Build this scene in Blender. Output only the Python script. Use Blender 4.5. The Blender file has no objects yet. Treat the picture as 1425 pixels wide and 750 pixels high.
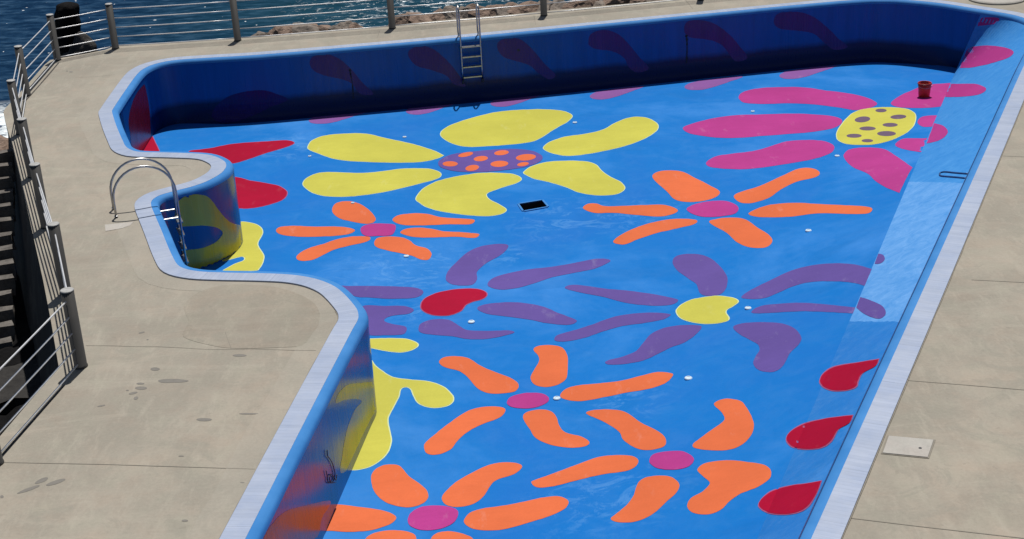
import bpy, bmesh, math, random
from mathutils import Vector, Matrix, noise
from mathutils.geometry import delaunay_2d_cdt
from mathutils.bvhtree import BVHTree

SC = bpy.context.scene
COL = SC.collection
random.seed(7)

# ------------------------------------------------------------------ camera
FPX, TILT, ROLL, CAMH = 2020.0, math.radians(22.8), math.radians(3.04), 7.5
_f = Vector((0, math.cos(TILT), -math.sin(TILT)))
_u = Vector((0, math.sin(TILT), math.cos(TILT)))
_r = Vector((1, 0, 0))
CR = math.cos(ROLL) * _r - math.sin(ROLL) * _u
CU = math.sin(ROLL) * _r + math.cos(ROLL) * _u
CF = _f
CLOC = Vector((0, 0, CAMH))
cd = bpy.data.cameras.new('camera')
cd.sensor_width = 36
cd.lens = 36 * FPX / 1425
cd.clip_start = 0.1
cd.clip_end = 5000
cam = bpy.data.objects.new('camera', cd)
COL.objects.link(cam)
M3 = Matrix((CR, CU, -CF)).transposed()
cam.matrix_world = Matrix.Translation(CLOC) @ M3.to_4x4()
SC.camera = cam

# ------------------------------------------------------------------ light
SUN = Vector((0.085, 0.40, 1.0)).normalized()
sl = bpy.data.lights.new('sun', 'SUN')
sl.energy = 4.9
sl.angle = math.radians(0.5)
sl.color = (1.0, 0.955, 0.89)
so = bpy.data.objects.new('sun', sl)
COL.objects.link(so)
so.rotation_euler = SUN.to_track_quat('Z', 'Y').to_euler()
so.location = (10, 30, 40)
W = bpy.data.worlds.new('World')
SC.world = W
W.use_nodes = True
wn = W.node_tree.nodes
wn.clear()
sky = wn.new('ShaderNodeTexSky')
sky.sky_type = 'NISHITA'
sky.sun_disc = False
sky.sun_elevation = math.asin(SUN.z)
sky.sun_rotation = math.atan2(SUN.x, SUN.y)
bg = wn.new('ShaderNodeBackground')
bg.inputs['Strength'].default_value = 0.05
wo = wn.new('ShaderNodeOutputWorld')
W.node_tree.links.new(sky.outputs[0], bg.inputs[0])
W.node_tree.links.new(bg.outputs[0], wo.inputs[0])
SC.view_settings.view_transform = 'Standard'
SC.view_settings.look = 'None'
SC.view_settings.exposure = 0.0
SC.view_settings.gamma = 1.0
SC.cycles.max_bounces = 8

# ------------------------------------------------------------------ helpers
def ray(px, py):
    return (CF * FPX + CR * (px - 712.5) - CU * (py - 375.0))

def at(px, py, z=0.0):
    """where the sight line of a photo pixel meets the level z"""
    d = ray(px, py)
    return CLOC + d * ((z - CAMH) / d.z)

def aty(px, py, Y):
    d = ray(px, py)
    return CLOC + d * (Y / d.y)

def link(o, parent=None):
    COL.objects.link(o)
    if parent:
        o.parent = parent
    return o

def tag(o, label=None, cat=None, group=None, kind=None):
    if label: o['label'] = label
    if cat: o['category'] = cat
    if group: o['group'] = group
    if kind: o['kind'] = kind
    return o

def empty(name, loc=(0, 0, 0)):
    o = bpy.data.objects.new(name, None)
    o.location = loc
    o.empty_display_size = 0.2
    return link(o)

def mesh_obj(name, verts, faces, mats, parent=None, smooth=False, mi=None, uvs=None):
    me = bpy.data.meshes.new(name)
    off = parent.location if parent is not None and parent.type == 'EMPTY' else Vector((0, 0, 0))
    if parent is not None and parent.type != 'EMPTY' and parent.parent is not None:
        off = parent.parent.location
    me.from_pydata([Vector(v) - Vector(off) for v in verts], [], faces)
    for m in (mats if isinstance(mats, (list, tuple)) else [mats]):
        me.materials.append(m)
    if mi:
        for p, i in zip(me.polygons, mi): p.material_index = i
    if uvs:
        l = me.uv_layers.new(name='UVMap')
        for p in me.polygons:
            for li, vi in zip(p.loop_indices, p.vertices):
                l.data[li].uv = uvs[vi]
    if smooth:
        for p in me.polygons: p.use_smooth = True
    me.update()
    return link(bpy.data.objects.new(name, me), parent)

class MB:
    """collects simple solids into one mesh"""
    def __init__(s): s.v = []; s.f = []; s.m = []
    def add(s, v, f, m=0):
        b = len(s.v)
        s.v += [Vector(p) for p in v]
        s.f += [tuple(i + b for i in q) for q in f]
        s.m += [m] * len(f)
    def tube(s, path, r, n=8, m=0, cap=True):
        path = [Vector(p) for p in path]
        rings = []
        prev = None
        for i, p in enumerate(path):
            a = path[max(0, i - 1)]; b = path[min(len(path) - 1, i + 1)]
            t = (b - a).normalized()
            if prev is None:
                x = t.orthogonal().normalized()
            else:
                x = (prev - t * prev.dot(t)).normalized()
            prev = x
            y = t.cross(x)
            rr = r[i] if isinstance(r, (list, tuple)) else r
            rings.append([p + (x * math.cos(k * math.tau / n) + y * math.sin(k * math.tau / n)) * rr for k in range(n)])
        v = [q for g in rings for q in g]
        f = []
        for i in range(len(rings) - 1):
            for k in range(n):
                f.append((i * n + k, i * n + (k + 1) % n, (i + 1) * n + (k + 1) % n, (i + 1) * n + k))
        if cap:
            f.append(tuple(reversed(range(n))))
            f.append(tuple(range((len(rings) - 1) * n, len(rings) * n)))
        s.add(v, f, m)
    def box(s, c, ax, ay, az, m=0):
        c, ax, ay, az = map(Vector, (c, ax, ay, az))
        v = [c + ax * i + ay * j + az * k for k in (-1, 1) for j in (-1, 1) for i in (-1, 1)]
        f = [(0, 2, 3, 1), (4, 5, 7, 6), (0, 1, 5, 4), (2, 6, 7, 3), (0, 4, 6, 2), (1, 3, 7, 5)]
        s.add(v, f, m)
    def lathe(s, c, prof, n=24, m=0):
        c = Vector(c)
        v = []; f = []
        for r, z in prof:
            for k in range(n):
                a = k * math.tau / n
                v.append(c + Vector((r * math.cos(a), r * math.sin(a), z)))
        for i in range(len(prof) - 1):
            for k in range(n):
                f.append((i * n + k, i * n + (k + 1) % n, (i + 1) * n + (k + 1) % n, (i + 1) * n + k))
        f.append(tuple(reversed(range(n))))
        f.append(tuple(range((len(prof) - 1) * n, len(prof) * n)))
        s.add(v, f, m)
    def build(s, name, mats, parent=None, smooth=False):
        return mesh_obj(name, s.v, s.f, mats, parent, smooth, s.m)

# ---- photo tracing: letters are windows of the photograph (left, top, magnification)
TILES = {'a': (410, 140, 4.4115), 'b': (670, 140, 4.4115), 'c': (370, 260, 4.597), 'd': (940, 90, 4.6875),
         'e': (1150, 90, 3.946), 'f': (800, 220, 3.314), 'g': (480, 330, 3.75), 'h': (760, 340, 4.1667),
         'i': (1000, 340, 3.948), 'j': (580, 470, 3.851), 'k': (735, 545, 3.949), 'l': (430, 630, 3.851),
         'm': (230, 180, 3.57), 'n': (470, 460, 3.572), 'o': (1040, 480, 3.0), 'p': (130, 60, 4.168),
         'q': (560, 30, 3.239), 'T1': (0, 0, 3.75), 'T2': (360, 0, 3.75), 'T3': (720, 0, 3.75), 'T4': (1065, 0, 3.75),
         'L1': (0, 370, 3.75), 'B2': (360, 550, 3.75), 'B1': (0, 550, 3.75), 'M1': (0, 180, 3.75), 'F': (0, 0, 1.0)}

def hand(px, k=0.45):
    return [(x + k * noise.noise(Vector((x * 0.11, y * 0.16, 1.7))) + 0.5 * k * noise.noise(Vector((x * 0.37, y * 0.5, 4.1))),
             y + 0.7 * k * noise.noise(Vector((x * 0.11, y * 0.16, 8.3))) + 0.4 * k * noise.noise(Vector((x * 0.37, y * 0.5, 2.2)))) for x, y in px]

def parse(s):
    t = TILES['F']; out = []
    for w in s.split():
        if w in TILES: t = TILES[w]; continue
        dup = w.endswith('!')
        x, y = w.rstrip('!').split(',')
        p = (t[0] + float(x) / t[2], t[1] + float(y) / t[2])
        out.append(p)
        if dup: out.append(p)
    return out

def spline(pts, closed=True, n=5):
    out = []
    L = len(pts)
    rng = range(L) if closed else range(L - 1)
    for i in rng:
        if closed:
            p0, p1, p2, p3 = pts[i - 1], pts[i], pts[(i + 1) % L], pts[(i + 2) % L]
        else:
            p0, p1, p2, p3 = pts[max(i - 1, 0)], pts[i], pts[i + 1], pts[min(i + 2, L - 1)]
        if p1 == p2: continue
        for k in range(n):
            t = k / n
            q = []
            for c in (0, 1):
                a, b, cc, d = p0[c], p1[c], p2[c], p3[c]
                q.append(0.5 * (2 * b + (cc - a) * t + (2 * a - 5 * b + 4 * cc - d) * t * t + (3 * b - a - 3 * cc + d) * t ** 3))
            out.append(tuple(q))
    if not closed: out.append(pts[-1])
    return hand(out) if closed else out

def cdt_poly(loops, extra=()):
    """fill a polygon (with holes: even-odd) -> 2D verts, faces"""
    v = []; e = []
    for lp in loops:
        b = len(v); n = len(lp)
        v += [Vector((p[0], p[1])) for p in lp]
        e += [(b + i, b + (i + 1) % n) for i in range(n)]
    v += [Vector((p[0], p[1])) for p in extra]
    r = delaunay_2d_cdt(v, e, [], 3 if len(loops) > 1 else 1, 1e-6) if False else delaunay_2d_cdt(v, e, [], 0, 1e-6)
    ov, of = r[0], r[2]
    def inside(x, y):
        c = False
        for lp in loops:
            n = len(lp); j = n - 1
            for i in range(n):
                xi, yi = lp[i][0], lp[i][1]; xj, yj = lp[j][0], lp[j][1]
                if (yi > y) != (yj > y) and x < (xj - xi) * (y - yi) / (yj - yi) + xi: c = not c
                j = i
        return c
    fs = []
    for f in of:
        cx = sum(ov[i].x for i in f) / len(f); cy = sum(ov[i].y for i in f) / len(f)
        if inside(cx, cy):
            a, b, c = (ov[f[0]], ov[f[1]], ov[f[2]])
            fs.append(tuple(f) if (b - a).cross(c - a) > 0 else tuple(reversed(f)))
    return ov, fs

DEPTH = 1.33
RISE = 0.80
def pix(p):
    v = Vector(p) - CLOC; z = v.dot(CF)
    return (712.5 + FPX * v.dot(CR) / z, 375 - FPX * v.dot(CU) / z)
def smooth(x):
    x = max(0.0, min(1.0, x)); return x * x * (3 - 2 * x)
# foot of the sloping side: the floor rises gently towards it at the near end
A0 = at(1330.8, 96.5, -DEPTH).xy
A1 = at(1182, 447, -DEPTH).xy
Adir = (A1 - A0).normalized()
Aper = Vector((Adir.y, -Adir.x))
if Aper.x > 0: Aper = -Aper          # points into the pool
SLEN = (A1 - A0).length
def rise(s): return RISE * smooth(s / (SLEN * 0.95))
FT = []
for k in range(400):
    y = 96.5 + k * 3.0
    x = 1327 + (y - 105.5) * (1182 - 1327) / (447 - 105.5)
    z = -DEPTH
    for _ in range(12):
        p = at(x, y, z); z = -DEPTH + rise((p.xy - A0).dot(Adir))
    p = at(x, y, z)
    FT.append(((p.xy - A0).dot(Adir), p))
    if p.y < 5.5: break
def foot_at(s):
    for (sa, a), (sb, b) in zip(FT, FT[1:]):
        if s <= sb:
            return a.lerp(b, max(0.0, (s - sa) / (sb - sa)))
    return FT[-1][1].copy()
def floorz(x, y):
    q = Vector((x, y)) - A0
    s_ = q.dot(Adir)
    if s_ <= 0: return -DEPTH
    f_ = foot_at(s_)
    d = (Vector((x, y)) - f_.xy).dot(Aper)
    return -DEPTH + (f_.z + DEPTH) * max(0.0, min(1.0, 1 - d / 3.8)) ** 2
def flo(px, py, lift=0.0):
    z = -DEPTH
    for _ in range(10):
        p = at(px, py, z + lift); z = floorz(p.x, p.y)
    p = at(px, py, z + lift)
    return p

# ------------------------------------------------------------------ materials
class NT:
    def __init__(s, name):
        s.m = bpy.data.materials.new(name)
        s.m.use_nodes = True
        s.t = s.m.node_tree
        s.n = s.t.nodes
        s.b = s.n['Principled BSDF']
        s.co = s.n.new('ShaderNodeTexCoord')
    def l(s, a, b): s.t.links.new(a, b)
    def noise(s, scale, detail=4, rough=0.55, src=None, stretch=None, dist=0.0):
        n = s.n.new('ShaderNodeTexNoise')
        n.inputs['Scale'].default_value = scale
        n.inputs['Detail'].default_value = detail
        n.inputs['Roughness'].default_value = rough
        n.inputs['Distortion'].default_value = dist
        src = src or s.co.outputs['Object']
        if stretch:
            mp = s.n.new('ShaderNodeMapping')
            mp.inputs['Scale'].default_value = stretch[:3]
            if len(stretch) > 3: mp.inputs['Rotation'].default_value = (0, 0, stretch[3])
            s.l(src, mp.inputs[0]); src = mp.outputs[0]
        s.l(src, n.inputs['Vector'])
        return n.outputs['Fac']
    def ramp(s, fac, stops):
        r = s.n.new('ShaderNodeValToRGB')
        el = r.color_ramp.elements
        while len(el) > 1: el.remove(el[-1])
        el[0].position = stops[0][0]; el[0].color = col4(stops[0][1])
        for p, c in stops[1:]:
            e = el.new(p); e.color = col4(c)
        s.l(fac, r.inputs[0])
        return r.outputs[0]
    def mix(s, fac, a, b, mode='MIX'):
        m = s.n.new('ShaderNodeMix')
        m.data_type = 'RGBA'; m.blend_type = mode
        for k, v in ((0, fac), (6, a), (7, b)):
            if isinstance(v, bpy.types.NodeSocket): s.l(v, m.inputs[k])
            elif k == 0: m.inputs[0].default_value = v
            else: m.inputs[k].default_value = col4(v)
        return m.outputs[2]
    def math(s, op, a, b=0.0):
        m = s.n.new('ShaderNodeMath'); m.operation = op
        for k, v in ((0, a), (1, b)):
            if isinstance(v, bpy.types.NodeSocket): s.l(v, m.inputs[k])
            else: m.inputs[k].default_value = v
        return m.outputs[0]
    def near(s, c, r0, r1):
        """1 near the world point c, falling to 0 between r0 and r1"""
        d = s.n.new('ShaderNodeVectorMath'); d.operation = 'DISTANCE'
        g = s.n.new('ShaderNodeNewGeometry')
        s.l(g.outputs['Position'], d.inputs[0]); d.inputs[1].default_value = c
        mr = s.n.new('ShaderNodeMapRange')
        mr.inputs[1].default_value = r0; mr.inputs[2].default_value = r1
        mr.inputs[3].default_value = 1; mr.inputs[4].default_value = 0
        s.l(d.outputs['Value'], mr.inputs[0])
        return mr.outputs[0]
    def bump(s, h, strength=0.2, dist=0.02):
        b = s.n.new('ShaderNodeBump')
        b.inputs['Strength'].default_value = strength
        b.inputs['Distance'].default_value = dist
        s.l(h, b.inputs['Height']); s.l(b.outputs[0], s.b.inputs['Normal'])
    def set(s, base=None, rough=None, metal=None, spec=None):
        for k, v in (('Base Color', base), ('Roughness', rough), ('Metallic', metal), ('Specular IOR Level', spec)):
            if v is None: continue
            if isinstance(v, bpy.types.NodeSocket): s.l(v, s.b.inputs[k])
            elif k == 'Base Color': s.b.inputs[k].default_value = col4(v)
            else: s.b.inputs[k].default_value = v
        return s.m

def col4(c): return (c[0], c[1], c[2], 1.0) if not isinstance(c, (int, float)) else (c, c, c, 1.0)
def sc(c, k): return tuple(min(1, x * k) for x in c)
def blend(a, b, t): return tuple(x * (1 - t) + y * t for x, y in zip(a, b))

CHALK = (0.26, 0.42, 0.66)
def paint(name, c, rough=0.65, wear=0.28, spec=0.04, mott=1.0):
    t = NT(name)
    c = sc(c, 0.88)
    n1 = t.noise(0.55, 5, 0.6)
    base = t.ramp(n1, [(0.36, sc(c, 1 - 0.11 * mott)), (0.64, sc(c, 1 + 0.07 * mott))])
    nb = t.noise(6.5, 6, 0.7, stretch=(0.45, 1.5, 1, 0.35))
    base = t.mix(t.math('MULTIPLY', t.ramp(nb, [(0.45, 0), (0.66, 1)]), 0.35), base, sc(c, 0.86))
    n2 = t.noise(5.0, 6, 0.7, stretch=(1.0, 0.35, 1, 0.5))
    base = t.mix(t.math('MULTIPLY', t.ramp(n2, [(0.60, 0), (0.78, 1)]), wear), base, blend(c, (0.75, 0.78, 0.8), 0.35))
    n3 = t.noise(38, 3, 0.6)
    base = t.mix(0.10, base, t.ramp(n3, [(0.3, sc(c, 0.7)), (0.7, sc(c, 1.25))]))
    t.bump(t.noise(60, 3, 0.6), 0.08, 0.004)
    return t.set(base, rough, spec=spec)

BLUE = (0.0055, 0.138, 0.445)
def pool_blue(name, worn_lift=0.0, faded=False):
    t = NT(name)
    c = blend(BLUE, (0.10, 0.30, 0.66), worn_lift)
    n1 = t.noise(0.35, 6, 0.6, dist=0.4)
    base = t.ramp(n1, [(0.32, blend(sc(c, 0.93), (0.02, 0.13, 0.5), 0.3)), (0.5, c), (0.72, blend(c, (0.07, 0.25, 0.62), 0.6))])
    # roller and brush work, a faint mottling in all directions
    n2 = t.noise(1.7, 7, 0.7, stretch=(0.8, 1.0, 1, 0.4), dist=1.0)
    base = t.mix(t.math('MULTIPLY', t.ramp(n2, [(0.45, 0), (0.68, 1)]), 0.15 + 0.25 * worn_lift), base, blend(c, CHALK, 0.30))
    n4 = t.noise(7.0, 6, 0.7, stretch=(1.0, 0.5, 1, 1.1))
    base = t.mix(t.math('MULTIPLY', t.ramp(n4, [(0.5, 0), (0.7, 1)]), 0.14), base, sc(BLUE, 0.8))
    # darker touch-up blotches
    n3 = t.noise(0.9, 3, 0.5, stretch=(0.6, 1.1, 1, 0.3))
    base = t.mix(t.math('MULTIPLY', t.ramp(n3, [(0.62, 0), (0.65, 1)]), 0.28), base, sc(BLUE, 0.85))
    # scuffed, chalky places
    sc1 = t.noise(2.6, 9, 0.74, stretch=(0.7, 1.0, 1, 0.5), dist=1.6)
    scr = t.ramp(sc1, [(0.50, 0), (0.60, 1)])
    zone = None
    for zx, zy, r0, r1 in ((800, 305, 0.4, 1.5), (880, 300, 0.3, 1.2), (705, 355, 0.15, 0.6), (560, 378, 0.5, 1.5), (400, 205, 0.3, 1.3), (540, 255, 0.2, 0.8), (600, 430, 0.2, 0.8), (860, 560, 0.2, 0.9), (850, 690, 0.3, 1.2)):
        z_ = t.near(flo(zx, zy), r0, r1)
        zone = z_ if zone is None else t.math('MAXIMUM', zone, z_)
    zone = t.math('MAXIMUM', t.math('MULTIPLY', zone, 0.24), 0.02 + 0.45 * worn_lift)
    base = t.mix(t.math('MULTIPLY', scr, zone), base, (0.17, 0.37, 0.64))
    if worn_lift > 0:
        w2 = t.noise(11, 7, 0.75, stretch=(0.6, 1.0, 1, 0.44))
        base = t.mix(t.math('MULTIPLY', t.ramp(w2, [(0.45, 0), (0.68, 1)]), 0.5 * worn_lift), base, (0.24, 0.45, 0.74))
    if faded:
        # the stretch that was left out of the last repainting: chalky, between two straight paint edges
        def side(p, q):
            a_, b_, c_ = at(*p, -0.05), at(*q, -0.05), CLOC
            nn = (a_ - c_).cross(b_ - c_).normalized()
            if nn.z < 0: nn = -nn
            ge = t.n.new('ShaderNodeNewGeometry'); dt = t.n.new('ShaderNodeVectorMath'); dt.operation = 'DOT_PRODUCT'
            t.l(ge.outputs['Position'], dt.inputs[0]); dt.inputs[1].default_value = nn
            return t.math('MULTIPLY', t.math('SUBTRACT', dt.outputs['Value'], c_.dot(nn)), 1.0)
        e_ = t.math('MULTIPLY', t.math('SUBTRACT', t.noise(5, 5, 0.7), 0.5), 0.05)
        lo_ = t.math('GREATER_THAN', t.math('ADD', side((1180, 447), (1250, 447.5)), e_), 0.0)
        hi_ = t.math('GREATER_THAN', t.math('ADD', side((1256, 253), (1340, 254)), e_), 0.0)
        fk = t.noise(4, 9, 0.78, dist=1.0)
        mid = t.ramp(fk, [(0.35, (0.030, 0.195, 0.52)), (0.65, (0.065, 0.26, 0.59))])
        chalk = t.ramp(fk, [(0.34, (0.060, 0.235, 0.56)), (0.5, (0.10, 0.285, 0.61)), (0.68, (0.15, 0.345, 0.67))])
        base = t.mix(lo_, base, chalk)
        base = t.mix(hi_, base, mid)
    g = t.noise(45, 3, 0.6)
    base = t.mix(0.08, base, t.ramp(g, [(0.3, sc(c, 0.65)), (0.7, sc(c, 1.3))]))
    t.bump(t.noise(50, 3, 0.6), 0.08, 0.004)
    return t.set(base, 0.65, spec=0.05)

def wall_gloss(name, c, rough=0.2, spec=0.85, damp_or_shade=False):
    """vertical walls: the same paint but trowelled smooth and glossy, streaked from top to bottom"""
    t = NT(name)
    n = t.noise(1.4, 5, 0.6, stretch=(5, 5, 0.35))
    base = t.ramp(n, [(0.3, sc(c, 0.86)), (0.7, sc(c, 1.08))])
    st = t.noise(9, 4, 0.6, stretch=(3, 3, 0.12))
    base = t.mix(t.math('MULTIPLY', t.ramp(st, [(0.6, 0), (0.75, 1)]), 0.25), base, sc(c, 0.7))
    if damp_or_shade:
        # shade at the wall foot put into the colour, with an uneven upper edge
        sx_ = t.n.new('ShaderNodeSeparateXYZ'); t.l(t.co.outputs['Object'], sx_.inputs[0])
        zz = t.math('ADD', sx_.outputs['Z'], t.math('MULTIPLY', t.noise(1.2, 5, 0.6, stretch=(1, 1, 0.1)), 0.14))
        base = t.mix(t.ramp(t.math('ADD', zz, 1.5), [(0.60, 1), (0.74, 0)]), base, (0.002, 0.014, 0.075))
    t.bump(t.noise(6, 4, 0.6, stretch=(3.5, 3.5, 0.25)), 0.12, 0.015)
    rg = t.ramp(st, [(0.3, rough * 0.8), (0.7, rough * 1.4)])
    return t.set(base, rg, spec=spec)

def concrete(name, c, joints=False, k=1.0):
    t = NT(name)
    n1 = t.noise(0.28, 6, 0.62, dist=0.6)
    base = t.ramp(n1, [(0.34, sc(c, 0.76)), (0.49, c), (0.64, blend(sc(c, 1.12), (0.33, 0.27, 0.21), 0.3))])
    n2 = t.noise(1.7, 7, 0.68, stretch=(1, 0.55, 1, 0.35))
    base = t.mix(t.math('MULTIPLY', t.ramp(n2, [(0.42, 0), (0.66, 1)]), 0.75 * k), base, sc(c, 0.76))
    n5 = t.noise(0.8, 5, 0.7, stretch=(0.4, 2.2, 1, -0.2), dist=0.8)
    base = t.mix(t.math('MULTIPLY', t.ramp(n5, [(0.52, 0), (0.7, 1)]), 0.5 * k), base, sc(c, 1.22))
    n6 = t.noise(1.1, 8, 0.75, dist=1.5)
    base = t.mix(t.math('MULTIPLY', t.ramp(n6, [(0.50, 0), (0.58, 1)]), 0.60 * k), base, blend(sc(c, 0.86), (0.20, 0.20, 0.17), 0.35))
    n7 = t.noise(3.5, 8, 0.75, stretch=(1.6, 0.4, 1, 0.5))
    base = t.mix(t.math('MULTIPLY', t.ramp(n7, [(0.52, 0), (0.68, 1)]), 0.55 * k), base, sc(c, 1.25))
    n8 = t.noise(2.6, 4, 0.6)
    base = t.mix(0.75 * min(1, k), base, t.ramp(n8, [(0.36, (0.96, 0.99, 0.96)), (0.5, (0.98, 0.975, 0.96)), (0.64, (1.0, 0.945, 0.915))]), 'MULTIPLY')
    n3 = t.noise(26, 5, 0.7)
    base = t.mix(0.22, base, t.ramp(n3, [(0.25, sc(c, 0.62)), (0.75, sc(c, 1.3))]))
    n4 = t.noise(7.5, 2, 0.5)
    base = t.mix(t.math('MULTIPLY', t.ramp(n4, [(0.70, 0), (0.74, 1)]), 0.22 * k), base, sc(c, 0.55))
    t.bump(t.noise(30, 5, 0.7), 0.25, 0.01)
    return t.set(base, 0.85, spec=0.25)

MAT = {}
MAT['blue'] = pool_blue('pool_blue_paint')
MAT['blue_slope'] = pool_blue('slope_blue_paint', 0.12, faded=True)  # blue also lightened to make up for weaker sun on the slope
MAT['blue_far'] = wall_gloss('pool_wall_matt_blue', (0.0035, 0.085, 0.32), 0.3, 0.22, damp_or_shade=True)
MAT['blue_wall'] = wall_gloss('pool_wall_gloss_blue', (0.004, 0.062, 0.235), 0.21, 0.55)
t = NT('lip_blue')
n = t.noise(2.0, 5, 0.6)
MAT['lip'] = t.set(t.ramp(n, [(0.3, (0.030, 0.165, 0.43)), (0.7, (0.052, 0.21, 0.50))]), 0.68, spec=0.12)
ORANGE = (0.645, 0.145, 0.056); YELLOW = (0.51, 0.49, 0.083); PINK = (0.40, 0.043, 0.225)
PURPLE = (0.115, 0.077, 0.29); RED = (0.345, 0.004, 0.030); MAUVE = (0.22, 0.09, 0.30)
for nm, c in (('orange', ORANGE), ('yellow', YELLOW), ('pink', PINK), ('purple', PURPLE), ('red', RED), ('mauve', MAUVE)):
    MAT[nm] = paint(nm + '_floor_paint', c, wear=0.10 if nm == 'red' else 0.28)
MAT['edge_yellow'] = paint('pale_edge_yellow', (0.56, 0.66, 0.36), wear=0)
MAT['edge_red'] = paint('pale_edge_red', (0.33, 0.09, 0.20), wear=0)
MAT['edge_purple'] = paint('pale_edge_purple', (0.10, 0.20, 0.52), wear=0)
MAT['dot_grey'] = paint('grey_purple_dot', (0.135, 0.095, 0.145))
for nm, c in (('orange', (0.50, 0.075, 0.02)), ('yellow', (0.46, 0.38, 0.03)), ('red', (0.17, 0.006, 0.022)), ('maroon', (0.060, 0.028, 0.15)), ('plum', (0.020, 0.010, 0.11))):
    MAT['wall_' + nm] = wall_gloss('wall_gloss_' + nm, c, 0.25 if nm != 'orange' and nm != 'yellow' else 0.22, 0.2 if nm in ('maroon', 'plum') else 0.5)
MAT['deck'] = concrete('deck_concrete', (0.282, 0.259, 0.217))
MAT['deck_band'] = concrete('deck_concrete_band', (0.285, 0.264, 0.223), k=0.6)
MAT['deck_dark'] = concrete('deck_concrete_dark', (0.262, 0.238, 0.197))
MAT['cover'] = concrete('cover_concrete', (0.37, 0.355, 0.33), k=0.8)
MAT['seawall'] = concrete('seawall_dark', (0.035, 0.033, 0.032))
t = NT('coping_tile')
br = t.n.new('ShaderNodeTexBrick')
t.l(t.co.outputs['UV'], br.inputs['Vector'])
br.offset = 0.0
br.inputs['Scale'].default_value = 1.0
br.inputs['Brick Width'].default_value = 0.065
br.inputs['Row Height'].default_value = 0.3
br.inputs['Mortar Size'].default_value = 0.003
br.inputs['Color1'].default_value = (0.275, 0.33, 0.455, 1)
br.inputs['Color2'].default_value = (0.315, 0.37, 0.495, 1)
br.inputs['Mortar'].default_value = (0.235, 0.285, 0.395, 1)
b2 = t.n.new('ShaderNodeTexBrick'); t.l(t.co.outputs['UV'], b2.inputs['Vector']); b2.offset = 0.0
for kk, vv_ in (('Scale', 1.0), ('Brick Width', 0.98), ('Row Height', 2.0), ('Mortar Size', 0.004)): b2.inputs[kk].default_value = vv_
for kk, vv_ in (('Color1', (1, 1, 1, 1)), ('Color2', (0.93, 0.94, 0.95, 1)), ('Mortar', (0.62, 0.64, 0.66, 1))): b2.inputs[kk].default_value = vv_
base = t.mix(1.0, br.outputs[0], b2.outputs[0], 'MULTIPLY')
base = t.mix(t.math('MULTIPLY', t.ramp(t.noise(1.6, 6, 0.7), [(0.4, 0), (0.7, 1)]), 0.5), base, (0.40, 0.435, 0.51))
base = t.mix(t.math('MULTIPLY', t.ramp(t.noise(9, 5, 0.7), [(0.5, 0), (0.75, 1)]), 0.3), base, (0.36, 0.40, 0.48))
base = t.mix(t.math('MULTIPLY', t.ramp(t.noise(1.0, 6, 0.8, src=t.co.outputs['UV'], stretch=(5.0, 0.6, 1)), [(0.45, 0), (0.62, 1)]), 0.45), base, (0.235, 0.275, 0.36))
MAT['coping'] = t.set(base, 0.42, spec=0.45)
t = NT('joint_dark'); MAT['joint'] = t.set(t.ramp(t.noise(9, 4), [(0.3, (0.165, 0.15, 0.125)), (0.7, (0.215, 0.197, 0.163))]), 0.9)
t = NT('joint_black'); MAT['groove'] = t.set(t.ramp(t.noise(9, 4), [(0.3, (0.025, 0.022, 0.02)), (0.7, (0.06, 0.055, 0.05))]), 0.95)
t = NT('damp_concrete'); MAT['damp_or_shade'] = t.set(t.ramp(t.noise(14, 5), [(0.3, (0.128, 0.119, 0.104)), (0.7, (0.148, 0.138, 0.12))]), 0.7)
t = NT('steel'); MAT['steel'] = t.set(t.ramp(t.noise(20, 3), [(0.3, (0.34, 0.335, 0.33)), (0.7, (0.46, 0.46, 0.46))]), 0.34, 1.0)
t = NT('rail_steel'); MAT['rail'] = t.set(t.ramp(t.noise(5, 3), [(0.3, (0.52, 0.53, 0.55)), (0.7, (0.68, 0.69, 0.7))]), 0.38, 0.35)
t = NT('post_metal'); MAT['post'] = t.set(t.ramp(t.noise(6, 5, stretch=(1, 1, 0.4)), [(0.3, (0.03, 0.029, 0.027)), (0.7, (0.05, 0.047, 0.043))]), 0.6, 0.0)
t = NT('post_cap'); MAT['cap'] = t.set(t.ramp(t.noise(18, 3), [(0.3, (0.26, 0.26, 0.25)), (0.7, (0.38, 0.38, 0.37))]), 0.5)
t = NT('black_rubber'); MAT['black'] = t.set(t.ramp(t.noise(12, 3), [(0.3, (0.006, 0.007, 0.012)), (0.7, (0.016, 0.017, 0.024))]), 0.5)
t = NT('navy_handle_shadow'); MAT['navy'] = t.set(t.ramp(t.noise(12, 3), [(0.3, (0.006, 0.045, 0.16)), (0.7, (0.01, 0.07, 0.22))]), 0.4)
t = NT('white_fitting'); MAT['white'] = t.set(t.ramp(t.noise(60, 3), [(0.3, (0.42, 0.55, 0.66)), (0.7, (0.60, 0.70, 0.76))]), 0.4)
t = NT('bucket_plastic'); MAT['bucket'] = t.set(t.ramp(t.noise(8, 3, stretch=(1, 1, 0.4)), [(0.3, (0.36, 0.020, 0.014)), (0.7, (0.50, 0.045, 0.022))]), 0.35)
t = NT('bucket_rim'); MAT['bucket_rim'] = t.set(t.ramp(t.noise(8, 3), [(0.3, (0.10, 0.008, 0.012)), (0.7, (0.16, 0.014, 0.016))]), 0.35)
def rockmat(name, lo, hi, sp=0.3, rough=0.85):
    t = NT(name)
    n = t.noise(3.2, 8, 0.7)
    b = t.ramp(n, [(0.3, lo), (0.7, hi)])
    b = t.mix(t.math('MULTIPLY', t.ramp(t.noise(11, 6, 0.7), [(0.5, 0), (0.65, 1)]), 0.5), b, sc(lo, 0.6))
    t.bump(t.noise(9, 8, 0.7), 0.6, 0.05)
    return t.set(b, rough, spec=sp)
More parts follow.
